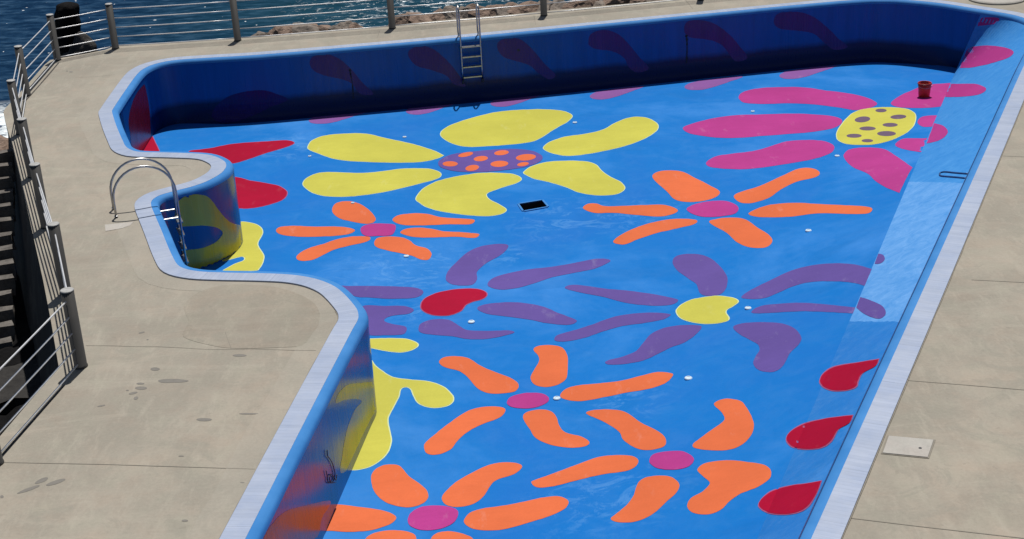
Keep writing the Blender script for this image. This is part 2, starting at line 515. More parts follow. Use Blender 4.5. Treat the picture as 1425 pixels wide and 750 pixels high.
MAT['rock'] = rockmat('boulder_brown', (0.13, 0.088, 0.066), (0.30, 0.215, 0.165))
MAT['rock_grey'] = rockmat('boulder_grey', (0.12, 0.10, 0.085), (0.26, 0.22, 0.185))
MAT['basalt'] = rockmat('basalt_black', (0.003, 0.003, 0.0035), (0.011, 0.0105, 0.011), 0.08, 0.95)
MAT['dark_rock'] = rockmat('dark_rock', (0.008, 0.008, 0.008), (0.085, 0.078, 0.072))
MAT['stair'] = rockmat('stair_stone', (0.06, 0.055, 0.05), (0.17, 0.155, 0.14))
MAT['shelf'] = rockmat('shelf_concrete', (0.012, 0.011, 0.0105), (0.03, 0.028, 0.026))
# sea
t = NT('sea_water')
g = t.n.new('ShaderNodeNewGeometry')
w1 = t.noise(0.55, 4, 0.55, stretch=(0.55, 1.3, 1, 0.25), src=g.outputs['Position'])
w2 = t.noise(2.6, 4, 0.6, stretch=(0.6, 1.2, 1, 0.15), src=g.outputs['Position'])
w3 = t.noise(9.0, 3, 0.6, src=g.outputs['Position'])
h = t.math('ADD', t.math('ADD', t.math('MULTIPLY', w1, 1.0), t.math('MULTIPLY', w2, 0.42)), t.math('MULTIPLY', w3, 0.12))
t.bump(h, 0.85, 0.5)
deep = t.ramp(w2, [(0.38, (0.005, 0.020, 0.052)), (0.52, (0.011, 0.036, 0.080)), (0.68, (0.032, 0.072, 0.130))])  # ripple highlights painted into the water colour
shoal = t.near(at(560, 6, -2.6), 3.0, 10.0)
base = t.mix(t.math('MULTIPLY', shoal, 0.42), deep, (0.012, 0.060, 0.070))
fo = t.noise(2.4, 9, 0.78, src=g.outputs['Position'], dist=1.0)
f1 = t.math('MULTIPLY', t.ramp(fo, [(0.56, 0), (0.61, 1)]), t.near(at(590, 4, -2.6), 0.8, 5.0))
f1 = t.math('MAXIMUM', f1, t.math('MULTIPLY', t.ramp(fo, [(0.42, 0), (0.50, 1)]), t.near(at(-12, 178, -2.6), 1.2, 2.6)))
sp = t.noise(4.6, 1, 0.5, src=g.outputs['Position'])  # sparse sun glints, painted as white dots
f1 = t.math('MAXIMUM', f1, t.ramp(sp, [(0.775, 0), (0.79, 1)]))
base = t.mix(f1, base, (0.72, 0.78, 0.80))
rg = t.math('ADD', t.math('MULTIPLY', f1, 0.6), 0.12)
MAT['sea'] = t.set(base, rg, spec=0.0)

# ------------------------------------------------------------------ pool outline (traced where the white coping meets the blue lip)
LIPW, LIPD, COPW, COPZ = 0.115, 0.045, 0.25, 0.022
inner_px = """F 360,712.7 400,633.5 442.7,550 472,493.5 490,459 497.5,446 498.8,440 497.5,432 492,423.5 480,410 466.7,399
448,390.5 426.7,385 400,381.6 360,380 320,379.3 286,378.2 270,376.5 258,374 250,370.5 244,364 234.7,345 224,318.7 212.5,292 210.3,285 211.3,278.7
221,272 240,266.3 266.7,259.5 288,252 306.7,241.5 313.5,234 314.8,229.5 312,224 298.7,217.3 280,213.9 240,212.3 197,211.3 183,208.6
175,203.5 171,196 162.7,177 157,160 156,154.5 157.5,151 172,129 190.5,103.5 202.7,94 218.7,88 245,83.3 293,80 360,76 480,66
600,55.6 720,44.5 900,27 1080,9.3 1182,0.3 1240,-1.5 1304,3.6 1352,10.8 1382,15.5 1410,20.5 1428,26 1441,33 1448,42 1445,52 1424,93 1385,180 1299.7,370 1209,570 1128.5,750"""
pin = parse(inner_px)
gin = [tuple(at(x, y, COPZ).xy) for x, y in pin]
# straight run-out of both long sides below the picture, closed by a near wall
def ext(a, b, y):
    k = (y - b[1]) / (b[1] - a[1])
    return (b[0] + (b[0] - a[0]) * k, y)
gin = [ext(gin[2], gin[0], 6.0), ext(gin[2], gin[0], 9.5)] + gin + [ext(gin[-3], gin[-1], 9.0), ext(gin[-3], gin[-1], 6.0)]
IN = spline(gin, closed=False, n=6)
# even re-sampling
def resample(P, step):
    out = [P[0]]; acc = 0.0
    for a, b in zip(P, P[1:]):
        d = math.dist(a, b)
        while acc + d >= step:
            k = (step - acc) / d
            a = (a[0] + (b[0] - a[0]) * k, a[1] + (b[1] - a[1]) * k)
            out.append(a); d = math.dist(a, b); acc = 0.0
        acc += d
    out.append(P[-1]); return out
IN = resample(IN, 0.09)
def offset(P, d):
    """parallel line; positive d = to the right of travel (into the pool)"""
    out = []
    n = len(P)
    for i in range(n):
        a = Vector(P[max(0, i - 2)]); b = Vector(P[min(n - 1, i + 2)])
        t = (b - a).normalized()
        out.append((P[i][0] + t.y * d, P[i][1] - t.x * d))
    return out
EDGE = offset(IN, LIPW)
MIDL = offset(IN, LIPW * 0.8)
OUT = offset(IN, -COPW)
N = len(IN)
# where the slope on the sunny side starts (corner px 1368,17) and its foot
def nearest(P, q): return min(range(len(P)), key=lambda i: math.dist(P[i], q))
iS = nearest(EDGE, tuple(at(1369, 17.5, -LIPD).xy))
iC = nearest(EDGE, tuple(at(1430, 72, -LIPD).xy))
Afar = FT[-1][1]

arc = [0.0]
for a, b in zip(IN, IN[1:]): arc.append(arc[-1] + math.dist(a, b))

pool = empty('swimming_pool', (1.0, 20.0, 0.0))
tag(pool, 'empty outdoor swimming pool with a blue floor painted with giant colourful flowers', 'swimming pool')

# coping (top, outer and inner kerb faces)
v = []; f = []; uv = []
for i in range(N):
    for P, z, w in ((OUT, -0.02, -0.04), (OUT, COPZ - 0.004, 0.0), (offset([OUT[i]], 0)[0:1] and OUT, COPZ, 0.0), (IN, COPZ, COPW)):
        v.append((P[i][0], P[i][1], z)); uv.append((arc[i], w))
for i in range(N - 1):
    for k in range(3):
        a = i * 4 + k
        f.append((a, a + 1, a + 5, a + 4))
coping = mesh_obj('coping', v, f, MAT['coping'], pool, False, uvs=uv)
tag(coping, 'pale blue white tiled coping round the pool edge')
# lip: blue rounded inner kerb
prof = ((IN, COPZ - 0.002), (MIDL, 0.010), (EDGE, -LIPD + 0.012), (offset(IN, LIPW + 0.006), -LIPD - 0.02))
v = []; f = []
for i in range(N):
    for P, z in prof: v.append((P[i][0], P[i][1], z))
for i in range(N - 1):
    for k in range(3):
        a = i * 4 + k
        f.append((a, a + 1, a + 5, a + 4))
lip = mesh_obj('lip', v, f, MAT['lip'], pool, True)
tag(lip, 'light blue rounded lip inside the white coping')
# walls
v = []; f = []
ZS = [-LIPD - 0.018, -0.35, -0.7, -1.0] + [-DEPTH + 0.33 * (1 - math.sin(q * math.pi / 10)) for q in range(1, 6)]
IW = [0.0, 0.0, 0.0, 0.0] + [0.33 * (1 - math.cos(q * math.pi / 10)) for q in range(1, 6)]
iL = nearest(EDGE, tuple(at(168, 157, -LIPD).xy))
iC0 = nearest(EDGE, tuple(at(226, 88, -LIPD).xy))
def cove(i):
    return max(0.0, min(1.0, (arc[i] - arc[iC0]) / 1.2)) * max(0.0, min(1.0, (iS - 7 - i) / 14.0))
for i in range(iS + 1):
    a = Vector(EDGE[max(0, i - 2)]); b = Vector(EDGE[min(N - 1, i + 2)]); t_ = (b - a).normalized()
    for z, w in zip(ZS, IW): v.append((EDGE[i][0] + t_.y * w * cove(i), EDGE[i][1] - t_.x * w * cove(i), z))
for i in range(iS):
    for k in range(len(ZS) - 1):
        a = i * len(ZS) + k; b = a + len(ZS)
        f.append((a, a + 1, b + 1, b))
K = len(ZS)
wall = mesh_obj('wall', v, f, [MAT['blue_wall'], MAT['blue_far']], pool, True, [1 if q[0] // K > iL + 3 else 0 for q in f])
tag(wall, 'glossy dark blue pool wall in shade')
wall_v, wall_f = v, f
# slope on the sunny side
rows = []
NS = 6
s_tot = FT[-1][0]
for i in range(iS, N):
    e = Vector((EDGE[i][0], EDGE[i][1], -LIPD - 0.018))
    if i <= iS:
        ft = FT[0][1].copy()
    else:
        ft = foot_at(s_tot * (arc[i] - arc[iS]) / (arc[N - 1] - arc[iS]))
    rows.append([e.lerp(ft, q / NS) for q in range(NS + 1)])
v = [p for r in rows for p in r]; f = []
for i in range(len(rows) - 1):
    for k in range(NS):
        a = i * (NS + 1) + k
        f.append((a, a + 1, a + NS + 2, a + NS + 1))
slope = mesh_obj('sloping_wall', v, f, MAT['blue_slope'], pool, False)
tag(slope, 'sunlit sloping side of the pool with a chalky faded stretch of blue paint')
slope_v, slope_f = v, f
v = []; f = []
idx = list(range(iC, N, 2))
for i in idx:
    for w, z in ((LIPW + 0.002, -LIPD + 0.016), (LIPW + 0.022, -LIPD - 0.012)):
        p = offset(IN[max(0, i - 3):i + 4], w)[min(3, i)]
        v.append((p[0], p[1], z))
for j in range(len(idx) - 1): f.append((2 * j, 2 * j + 1, 2 * j + 3, 2 * j + 2))
mesh_obj('lip_groove', v, f, MAT['navy'], pool)
# floor with the drain opening
drain_px = [(722.5, 284.5), (754, 279.3), (761.5, 288.2), (729, 294)]
drain = [tuple(flo(x, y).xy) for x, y in drain_px]
rim = offset(IN, LIPW - 0.05)[:iS + 1]
rim = rim[::3] + [(A0.x + 0.25, A0.y + 0.1)] + [tuple(p.xy) for _, p in FT[::2]] + [tuple(FT[-1][1].xy)]
gx_ = [(x * 0.2, y * 0.2) for x in range(-45, 60) for y in range(28, 165)]
gx_ = [q for q in gx_ if (Vector(q) - A0).dot(Aper) < 5.0]
fv, ff = cdt_poly([rim, drain], gx_)
floor = mesh_obj('floor', [(p.x, p.y, floorz(p.x, p.y)) for p in fv], ff, MAT['blue'], pool, True)
tag(floor, 'bright blue painted pool floor')
# near end wall (below the picture)
a, b = EDGE[0], (Afar.x, Afar.y)
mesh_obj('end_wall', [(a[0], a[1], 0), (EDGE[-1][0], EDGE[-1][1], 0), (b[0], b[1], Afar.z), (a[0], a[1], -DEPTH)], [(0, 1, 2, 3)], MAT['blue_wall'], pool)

def tree(v, f): return BVHTree.FromPolygons([tuple(p) for p in v], f)
BVH = {'wall': tree(wall_v, wall_f), 'slope': tree(slope_v, slope_f)}
bf_v = [(p.x, p.y, floorz(p.x, p.y)) for p in fv]
BVH['all'] = tree(list(slope_v) + bf_v, list(slope_f) + [tuple(len(slope_v) + i for i in q) for q in ff])

def sheet(mb, px, surf, lift, m=0, grow=0.0):
    """add one painted shape, laid on the pool surface it was traced from"""
    if surf == 'floor':
        g = [flo(x, y).xy for x, y in px]
        if grow:
            n = len(g)
            area = sum(g[i].x * g[(i + 1) % n].y - g[(i + 1) % n].x * g[i].y for i in range(n))
            sgn = 1 if area > 0 else -1
            g2 = []
            for i in range(n):
                t_ = (g[(i + 1) % n] - g[i - 1])
                if t_.length < 1e-6: g2.append(g[i]); continue
                t_.normalize()
                g2.append(g[i] + Vector((t_.y, -t_.x)) * grow * sgn)
            g = g2
        ex = []
        if min((p - A0).dot(Aper) for p in g) < 3.8:
            x0 = min(p.x for p in g); x1 = max(p.x for p in g); y0 = min(p.y for p in g); y1 = max(p.y for p in g)
            ex = [(a * 0.2 + 0.1, b * 0.2 + 0.1) for a in range(int(x0 / 0.2) - 1, int(x1 / 0.2) + 1) for b in range(int(y0 / 0.2) - 1, int(y1 / 0.2) + 1)
                  if x0 < a * 0.2 + 0.1 < x1 and y0 < b * 0.2 + 0.1 < y1]
        vv, fs = cdt_poly([[tuple(p) for p in g]], ex)
        use = sorted({i for q in fs for i in q}); mp = {j: k for k, j in enumerate(use)}
        mb.add([(vv[i].x, vv[i].y, floorz(vv[i].x, vv[i].y) + lift) for i in use], [tuple(mp[i] for i in q) for q in fs], m)
        return
    xs = [p[0] for p in px]; ys = [p[1] for p in px]
    st = 3.0
    ex = []
    y = min(ys) + st / 2
    while y < max(ys):
        x = min(xs) + st / 2
        while x < max(xs):
            ex.append((x, y)); x += st
        y += st
    if surf == 'all':
        y = min(ys) + 0.5
        while y < max(ys):
            ex.append((1327 + (y - 105.5) * (1182 - 1327) / (447 - 105.5), y)); y += 1.5
    vv, fs = cdt_poly([px], ex)
    pts = []
    for p in vv:
        d = ray(p.x, p.y).normalized()
        loc, nor, idx, dist = BVH[surf].ray_cast(CLOC, d)
        if loc is None: pts.append(None); continue
        if nor.dot(d) > 0: nor = -nor
        pts.append(loc + nor * lift)
    ok = [q for q in fs if all(pts[i] is not None for i in q)]
    # drop faces that bridge a jump in depth
    ok = [q for q in ok if max((pts[q[i]] - pts[q[i - 1]]).length for i in range(3)) < 0.6]
    use = sorted({i for q in ok for i in q}); mp = {j: k for k, j in enumerate(use)}
    mb.add([pts[i] for i in use], [tuple(reversed([mp[i] for i in q])) for q in ok], m)

def ell(tile, cx, cy, rx, ry, rot=0.0, n=18):
    T = TILES[tile]; out = []
    for k in range(n):
        a = k * math.tau / n
        x = rx * math.cos(a); y = ry * math.sin(a)
        out.append((T[0] + (cx + x * math.cos(rot) - y * math.sin(rot)) / T[2], T[1] + (cy + x * math.sin(rot) + y * math.cos(rot)) / T[2]))
    return out

LIFT = {'edge': 0.002, 'petal': 0.0035, 'centre': 0.0056, 'dot': 0.0075}
def flower(label, petals, mat, centre=None, cmat=None, dots=(), dmat=None, slope_parts=(), edge=None, cedge=None, clabel=None):
    c = MB()
    px = spline(parse(centre))
    sheet(c, px, 'floor', LIFT['centre'])
    if cedge: sheet(c, px, 'floor', LIFT['centre'] - 0.0018, 1, 0.016)
    fl = c.build('painted_flower', [MAT[cmat]] + ([MAT[cedge]] if cedge else []), pool)
    tag(fl, label)
    for s, surf in [(q, 'floor') for q in petals] + [(q, 'slope') for q in slope_parts]:
        mb = MB()
        px = spline(parse(s))
        sheet(mb, px, surf, LIFT['petal'])
        if edge and surf == 'floor': sheet(mb, px, surf, LIFT['edge'], 1, 0.016)
        mb.build('petal', [MAT[mat]] + ([MAT[edge]] if edge else []), fl)
    for q in dots:
        d = MB(); sheet(d, ell(*q), 'floor', LIFT['dot'])
        d.build('centre_dot', MAT[dmat], fl)
    return fl

flower('large flower of yellow petals round an orange dotted purple centre', [
    "a 82,285 110,245 190,215 330,203 440,205 560,232 700,262 800,290 870,315 912,337! 860,360 760,377 620,380 450,376 320,368 220,350 140,320 95,303",
    "a 52,510 80,475 150,445 250,441 400,446 520,438 650,420 780,417 860,428 897,452 870,480 760,510 620,545 480,572 340,588 220,588 130,572 75,540",
    "b -250,205 -215,165 -130,130 -20,97 100,70 250,57 400,55 500,65 555,92 525,130 440,178 340,240 240,262 100,275 -60,283 -150,272 -220,240",
    "b 383,287 420,255 520,222 640,205 740,182 820,140 890,110 960,100 1030,112 1078,145 1075,180 1020,222 920,265 800,298 660,325 540,338 460,328 400,308",
    "b 262,438 320,400 420,376 540,370 640,375 700,393 740,435 790,470 850,500 878,535 850,565 780,580 680,578 590,560 520,530 420,500 330,480 280,458",
    "b -400,600 -360,545 -280,500 -170,470 -20,447 100,445 190,452 243,478 215,505 120,535 50,560 28,580 50,610 110,640 150,672 110,698 20,708 -100,700 -240,680 -330,655 -380,625"],
    'yellow', "b -267,385 -230,350 -150,325 -20,310 100,300 220,298 320,312 375,345 350,380 260,410 120,430 -20,440 -150,435 -240,415", 'purple',
    [('a', 955, 390, 47, 16), ('a', 1050, 333, 47, 13, -0.2), ('a', 1090, 415, 42, 18, -0.15), ('b', -4, 358, 44, 16, -0.1), ('b', 123, 322, 45, 15, -0.1),
     ('b', 110, 390, 55, 19, -0.05), ('b', 273, 350, 62, 20, -0.08), ('b', 255, 392, 36, 12, -0.15)], 'orange', edge='edge_yellow')
flower('small orange flower with a pink centre beside the curved wall', [
    "c 425,140 450,105 520,92 590,105 650,140 700,195 690,228 640,237 560,225 480,205 435,175",
    "c 65,280 90,258 180,250 300,255 440,255 530,262 570,280 530,302 430,315 300,320 180,318 90,303",
    "c 195,455 210,430 270,395 370,365 460,335 560,318 650,318 668,332 640,352 540,375 430,405 350,445 290,470 220,473",
    "c 810,210 850,182 940,170 1040,175 1120,195 1220,202 1320,208 1335,222 1300,240 1180,240 1060,245 930,247 850,238",
    "c 860,290 900,268 980,262 1060,270 1140,285 1240,290 1350,300 1362,312 1330,328 1220,320 1120,322 1010,325 930,318 880,305",
    "c 693,365 710,330 780,318 870,325 920,345 960,375 1030,395 1060,430 1040,465 990,465 930,440 860,425 780,408 715,390"],
    'orange', "c 605,280 625,250 690,237 780,237 825,245 828,275 800,310 720,315 640,315", 'pink')
flower('large pink flower with a yellow grey spotted centre by the red bucket', [
    "d 412,210 440,180 540,155 700,147 850,150 e 0,143 100,155 210,178 278,212 240,238 160,250 80,237 d 980,268 850,255 700,252 560,257 460,250 425,235",
    "d 48,415 110,385 250,350 400,330 560,325 740,320 900,325 1040,340 1088,370 1040,410 900,438 740,452 560,465 400,478 230,472 100,450",
    "d 200,640 260,600 380,580 500,565 600,540 720,502 850,492 970,500 1032,530 1020,570 940,605 800,635 640,660 480,680 340,680 230,668",
    "e 95,495 130,465 220,455 320,465 380,500 430,535 472,565! 435,630 400,705! 330,675 270,640 230,600 150,565 110,530",
    "e 355,212 390,180 460,145 540,115 620,105 685,101! 655,170 632,230! 560,237 470,238 390,232",
    "e 500,315 530,285 612,279! 590,340! 530,340", "e 380,435 420,408 490,405 562,405! 530,482! 450,470 395,455"],
    'pink', "e 58,395 65,360 100,310 150,265 220,243 330,235 430,242 480,265 488,300 470,345 410,390 320,425 230,440 130,438 75,420", 'yellow',
    [('e', 300, 253, 31, 10), ('e', 198, 302, 43, 16, -0.1), ('e', 395, 288, 44, 12, -0.05), ('e', 350, 332, 42, 11), ('e', 226, 352, 45, 11),
     ('e', 330, 380, 52, 14), ('e', 152, 392, 42, 11), ('e', 225, 419, 32, 9)], 'dot_grey',
    ["e 676,106! 760,105 830,108 878,132 850,160 780,173 700,178 652,178!", "e 592,322! 640,335 668,368 640,405 590,425 552,433! 570,380",
     "T4 1120,95! 1160,90 1210,92 1220,105 1190,125 1108,135!", "T4 1052,260! 1080,245 1160,238 1250,248 1297,270 1270,300 1180,330 1080,352 1016,355!"], cedge='edge_yellow')
flower('orange flower with a pink centre right of the square drain', [
    "f 357,85 380,65 440,57 500,65 560,95 630,130 668,155 650,180 590,198 520,203 460,190 420,150 380,115",
    "f 733,180 760,158 850,130 950,85 1030,50 1090,47 1128,65 1110,88 1020,110 950,145 900,180 830,205 770,207",
    "f 800,257 850,230 920,213 1020,207 1130,213 1250,218 1350,225 1370,240 1340,257 1230,257 1120,255 1020,268 940,273 850,272",
    "f 620,297 660,280 730,275 790,285 840,320 895,355 910,385 880,412 810,412 750,390 700,345",
    "f 180,390 190,370 250,335 330,305 420,285 500,280 560,287 550,305 470,325 380,345 290,375 230,398",
    "f 38,232 60,212 100,210 140,222 250,220 380,215 440,222 475,242 440,262 380,270 280,262 180,253 90,253"],
    'orange', "f 515,240 550,215 620,200 700,200 752,225 740,255 670,270 580,270", 'pink')
flower('purple flower with a red centre', [
    "g 525,215 545,170 620,95 690,55 770,38 840,38 850,55 810,95 740,135 690,180 690,220 660,250 590,252 545,240",
    "g 745,250 770,215 850,190 950,170 1080,155 1200,135 1300,115 1370,115 1380,130 1300,165 1180,190 1080,210 960,250 860,272 790,272",
    "g 690,372 740,350 860,340 960,348 1040,365 1110,395 1190,425 1210,440 1170,458 1060,450 960,430 850,415 740,400",
    "g 383,480 400,450 460,430 540,432 590,460 640,485 740,490 850,487 885,497 830,515 740,532 640,532 560,518 460,510 400,500",
    "g -20,258 30,256 120,255 260,258 370,265 410,288 370,315 250,322 130,315 50,308",
    "g 90,362 200,360 310,360 360,380 330,400 250,410 210,425 210,440 250,455 310,465 322,485 300,508 220,512 120,508 70,440"],
    'purple', "g 398,360 420,320 490,290 590,272 690,272 737,292 725,318 660,340 630,355 600,388 540,408 470,408 415,388", 'red', cedge='edge_red')
flower('purple flower with a notched yellow centre', [
    "h 733,105 750,72 800,58 880,58 950,80 1010,130 1050,190 1045,250 1010,290 950,300 900,290 880,255 870,230 820,195 760,150",
    "h 110,255 140,237 220,240 340,258 480,270 620,290 730,312 765,325 730,350 640,357 540,350 440,335 330,305 200,280",
    "h 48,550 70,525 160,500 270,465 380,425 500,403 620,397 710,403 720,412 680,435 580,455 440,475 330,505 230,540 130,562 65,563",
    "h 342,685 370,670 450,650 520,620 560,575 610,520 680,487 780,470 880,470 900,485 860,530 800,570 720,600 640,640 560,675 450,695 370,698",
    "i 125,290 180,250 280,200 400,145 520,115 640,105 750,112 842,137! 805,229! 730,210 620,203 500,208 400,235 320,270 240,298 160,300",
    "i 180,370 230,340 330,328 450,322 600,332 752,348! 738,381! 600,372 450,368 320,375 210,380",
    "i 80,455 130,435 250,428 350,437 420,465 455,515 440,550 390,600 365,650 330,690 280,703 220,690 190,655 205,615 225,580 215,550 170,525 110,490"],
    'purple', "h 758,395 775,360 830,328 920,308 1010,302 1090,315 1112,335 1080,360 1045,380 1040,400 1058,430 1040,448 960,460 870,455 790,432", 'yellow',
    slope_parts=["i 878,52! 905,60 912,85 890,105 857,108!", "i 780,290! 840,310 900,340 920,380 890,408 840,400 790,375 758,348!"], cedge='edge_yellow')
flower('orange flower with a pink centre below the red centred purple flower', [
    "j 120,130 150,105 220,100 280,112 340,150 420,185 500,215 545,250 530,285 470,298 390,298 330,275 280,220 230,180 150,158",
    "j 625,65 650,45 720,40 780,55 808,100 808,170 800,220 760,250 700,265 640,255 610,220 625,180 655,130 650,95",
    "j 768,310 800,275 870,255 980,245 1100,230 1200,205 1290,185 1360,190 1372,205 1330,245 1240,275 1120,295 1000,320 880,340 800,332",
    "j 38,585 50,560 120,500 200,440 280,390 370,370 450,372 475,392 440,430 360,460 280,500 220,550 180,600 110,627 55,620",
    "j 570,430 590,400 660,385 720,395 750,430 765,475 800,510 880,530 925,560 900,583 820,590 720,575 640,540 605,490"],
    'orange', "j 483,345 510,315 590,297 670,300 708,325 690,355 620,378 540,378 495,365", 'pink')
flower('orange flower with a pink centre next to the red drops', [
    "j 908,400 950,388 1040,385 1120,400 1200,455 1290,500 1335,545 1320,585 1240,603 1170,590 1110,550 1080,500 1000,450 920,415",
    "k 1020,70 1060,45 1110,40 1170,55 1210,105 1240,180 1225,240 1170,295 1090,322 990,322 915,310 905,290 940,260 1010,210 1065,170 1080,145 1060,110",
    "k 930,430 960,400 1020,385 1110,378 1210,388 1300,405 1333,435 1325,480 1260,525 1170,560 1110,600 1060,650 990,675 910,668 875,635 890,590 950,555 990,520 995,495 960,465",
    "k 455,695 480,675 540,625 580,570 600,510 640,475 720,462 790,472 830,510 815,555 760,605 690,670 600,712 520,720 465,710",
    "k 18,500 40,485 140,450 260,405 380,362 480,350 570,355 607,380 580,420 520,440 400,457 260,490 140,520 50,527"],
    'orange', "k 665,380 690,345 760,330 850,330 910,368 885,410 810,430 720,425 680,405", 'pink')
flower('orange flower with a pink centre against the near shaded wall', [
    "l 333,150 345,100 400,68 470,65 505,90 540,130 610,180 640,225 620,265 560,290 490,290 410,265 355,215",
    "l 712,245 735,205 800,150 880,105 960,68 1050,52 1120,58 1142,78 1100,115 1010,145 970,180 935,235 880,275 800,292 735,280",
    "l 830,370 860,325 930,300 1040,285 1160,262 1260,240 1340,235 1390,260 1370,300 1290,340 1180,375 1060,408 960,418 870,405",
    "l 95,285 160,278 260,290 370,305 440,325 467,352 430,385 340,415 220,425 120,420 20,415 30,350",
    "l 300,470 340,435 420,418 510,420 570,445 560,500 480,550 380,560 310,530",
    "l 655,460 690,430 760,422 840,440 880,465 880,520 820,560 720,550 660,510"],
    'orange', "l 530,360 550,320 610,290 700,285 780,300 800,330 770,380 690,412 600,415 545,395", 'pink')

def marks(name, label, shapes, mat, edge=None, lift=None):
    for s, surf in shapes:
        mb = MB()
        px = spline(parse(s)) if isinstance(s, str) else s
        sheet(mb, px, surf, lift or LIFT['petal'])
        if edge and surf == 'floor': sheet(mb, px, surf, LIFT['edge'], 1, 0.016)
        o = mb.build(name, [MAT[mat]] + ([MAT[edge]] if edge else []), pool)
        tag(o, label)
    return o

marks('painted_petal', 'dark red petal on the floor beside the curved wall', [
    ("m 120,108 220,95 340,72 480,62 600,55 640,68 600,88 500,118 420,145 340,168 280,160 180,125", 'floor'),
    ("m 300,240 365,240 420,255 500,268 570,285 605,315 580,350 500,378 420,392 370,392 320,390 290,310", 'floor'),
    ("p 335,528! 360,580 384,634! 330,655 250,650! 285,612", 'floor')], 'red', 'edge_red')
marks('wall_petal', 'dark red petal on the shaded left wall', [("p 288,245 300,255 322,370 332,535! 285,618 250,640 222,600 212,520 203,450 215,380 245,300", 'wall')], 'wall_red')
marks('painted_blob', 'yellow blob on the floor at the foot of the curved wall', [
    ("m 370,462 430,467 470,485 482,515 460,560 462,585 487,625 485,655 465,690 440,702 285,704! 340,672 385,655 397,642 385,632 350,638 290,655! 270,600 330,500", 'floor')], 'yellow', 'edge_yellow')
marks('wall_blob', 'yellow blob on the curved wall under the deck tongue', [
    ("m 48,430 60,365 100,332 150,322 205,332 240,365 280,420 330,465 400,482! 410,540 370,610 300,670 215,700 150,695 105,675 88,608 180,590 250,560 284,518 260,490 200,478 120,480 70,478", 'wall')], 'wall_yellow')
marks('wall_blob', 'yellow blob and painted floor reflection running up the near shaded wall', [
    ("n 192,262 198,330 206,366 160,445 105,560 62,652 38,700 12,700 24,610 46,490 86,392 120,352 80,340 30,346 -10,360 6,310 50,270 120,260", 'wall')], 'wall_yellow', lift=0.0014)  # wall paint and the floor's yellow reflection, both in this colour
marks('wall_petal', 'orange petal and painted floor reflection running up the near shaded wall', [
    ("B2 374,552 330,640 280,756 20,756 70,672 140,606 250,574", 'wall')], 'wall_orange', lift=0.0014)  # petal paint with the reflected floor orange painted in
marks('painted_blob', 'small yellow lobe on the floor behind the near wall corner', [
    ("n 110,50 180,42 270,40 350,45 398,70 370,95 310,107 240,100 170,85 120,70", 'floor')], 'yellow', 'edge_yellow')
marks('painted_blob', 'branching yellow blob on the floor along the near shaded wall', [
    ("n 150,140 185,175 215,200 270,232 350,245 450,255 530,285 573,335 550,370 480,383 410,365 380,325 365,290 340,280 312,290 300,330 270,390 247,440 258,510 262,560 235,620 170,670 100,690 40,688 0,660 60,520 120,380 140,250", 'floor')], 'yellow', 'edge_yellow')
for lab, s in (('red drop on the sunny side, farthest of the three', "o 305,150 320,120 360,95 420,82 480,72 548,61! 535,90 480,120 462,150 455,172 420,188 360,190 320,175"),
               ('red drop on the sunny side, middle of the three', "o 165,393 180,365 230,335 300,315 370,303 440,296! 425,328 380,355 350,400 310,428 250,435 190,425"),
               ('red drop on the sunny side, nearest of the three', "o 50,672 65,640 110,610 180,590 250,580 309,569! 290,620 260,665 220,695 160,707 90,700")):
    mb = MB()
    px = spline(parse(s))
    cx = sum(p[0] for p in px) / len(px); cy = sum(p[1] for p in px) / len(px)
    big = [(p[0] + (1.4 if p[0] > cx else -1.4) * min(1, abs(p[0] - cx) / 10), p[1] + (1.2 if p[1] > cy else -1.2) * min(1, abs(p[1] - cy) / 8)) for p in px]
    sheet(mb, px, 'all', 0.006)
    sheet(mb, big, 'all', 0.0035, 1)
    tag(mb.build('painted_drop', [MAT['red'], MAT['edge_red']], pool), lab)
tmpl = [(0, -4), (3, 0), (14, 1.5), (28, 0.5), (46, -4), (66, -10.5), (85, -17), (62, -16), (34, -13), (10, -9)]
marks('painted_drop', 'mauve drop on the floor along the foot of the far wall',
      [(spline([(x + dx * k, y + dy) for dx, dy in tmpl]), 'floor') for x, y, k in ((430, 171, 1.0), (565, 158, 0.9), (683, 147, 0.9), (821, 137, 0.9), (953, 124, 0.95), (1085, 108.5, 0.95))], 'mauve')
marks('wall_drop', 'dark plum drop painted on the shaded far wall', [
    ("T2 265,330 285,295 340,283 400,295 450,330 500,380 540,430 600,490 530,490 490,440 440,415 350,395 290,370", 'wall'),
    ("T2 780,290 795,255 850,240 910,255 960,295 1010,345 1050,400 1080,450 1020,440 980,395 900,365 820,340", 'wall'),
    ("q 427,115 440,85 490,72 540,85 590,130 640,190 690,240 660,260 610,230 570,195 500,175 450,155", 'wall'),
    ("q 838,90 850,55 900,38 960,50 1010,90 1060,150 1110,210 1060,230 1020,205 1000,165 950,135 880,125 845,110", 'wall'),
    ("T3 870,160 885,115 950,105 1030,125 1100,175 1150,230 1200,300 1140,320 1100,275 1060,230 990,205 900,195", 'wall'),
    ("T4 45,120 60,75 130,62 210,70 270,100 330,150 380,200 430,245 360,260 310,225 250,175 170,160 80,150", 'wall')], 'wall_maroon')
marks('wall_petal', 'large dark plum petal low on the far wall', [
    ("T1 1105,600 1150,530 1230,490 1350,470 T2 80,485 150,520 60,560 T1 1350,590 1250,630 1150,640", 'wall')], 'wall_plum')
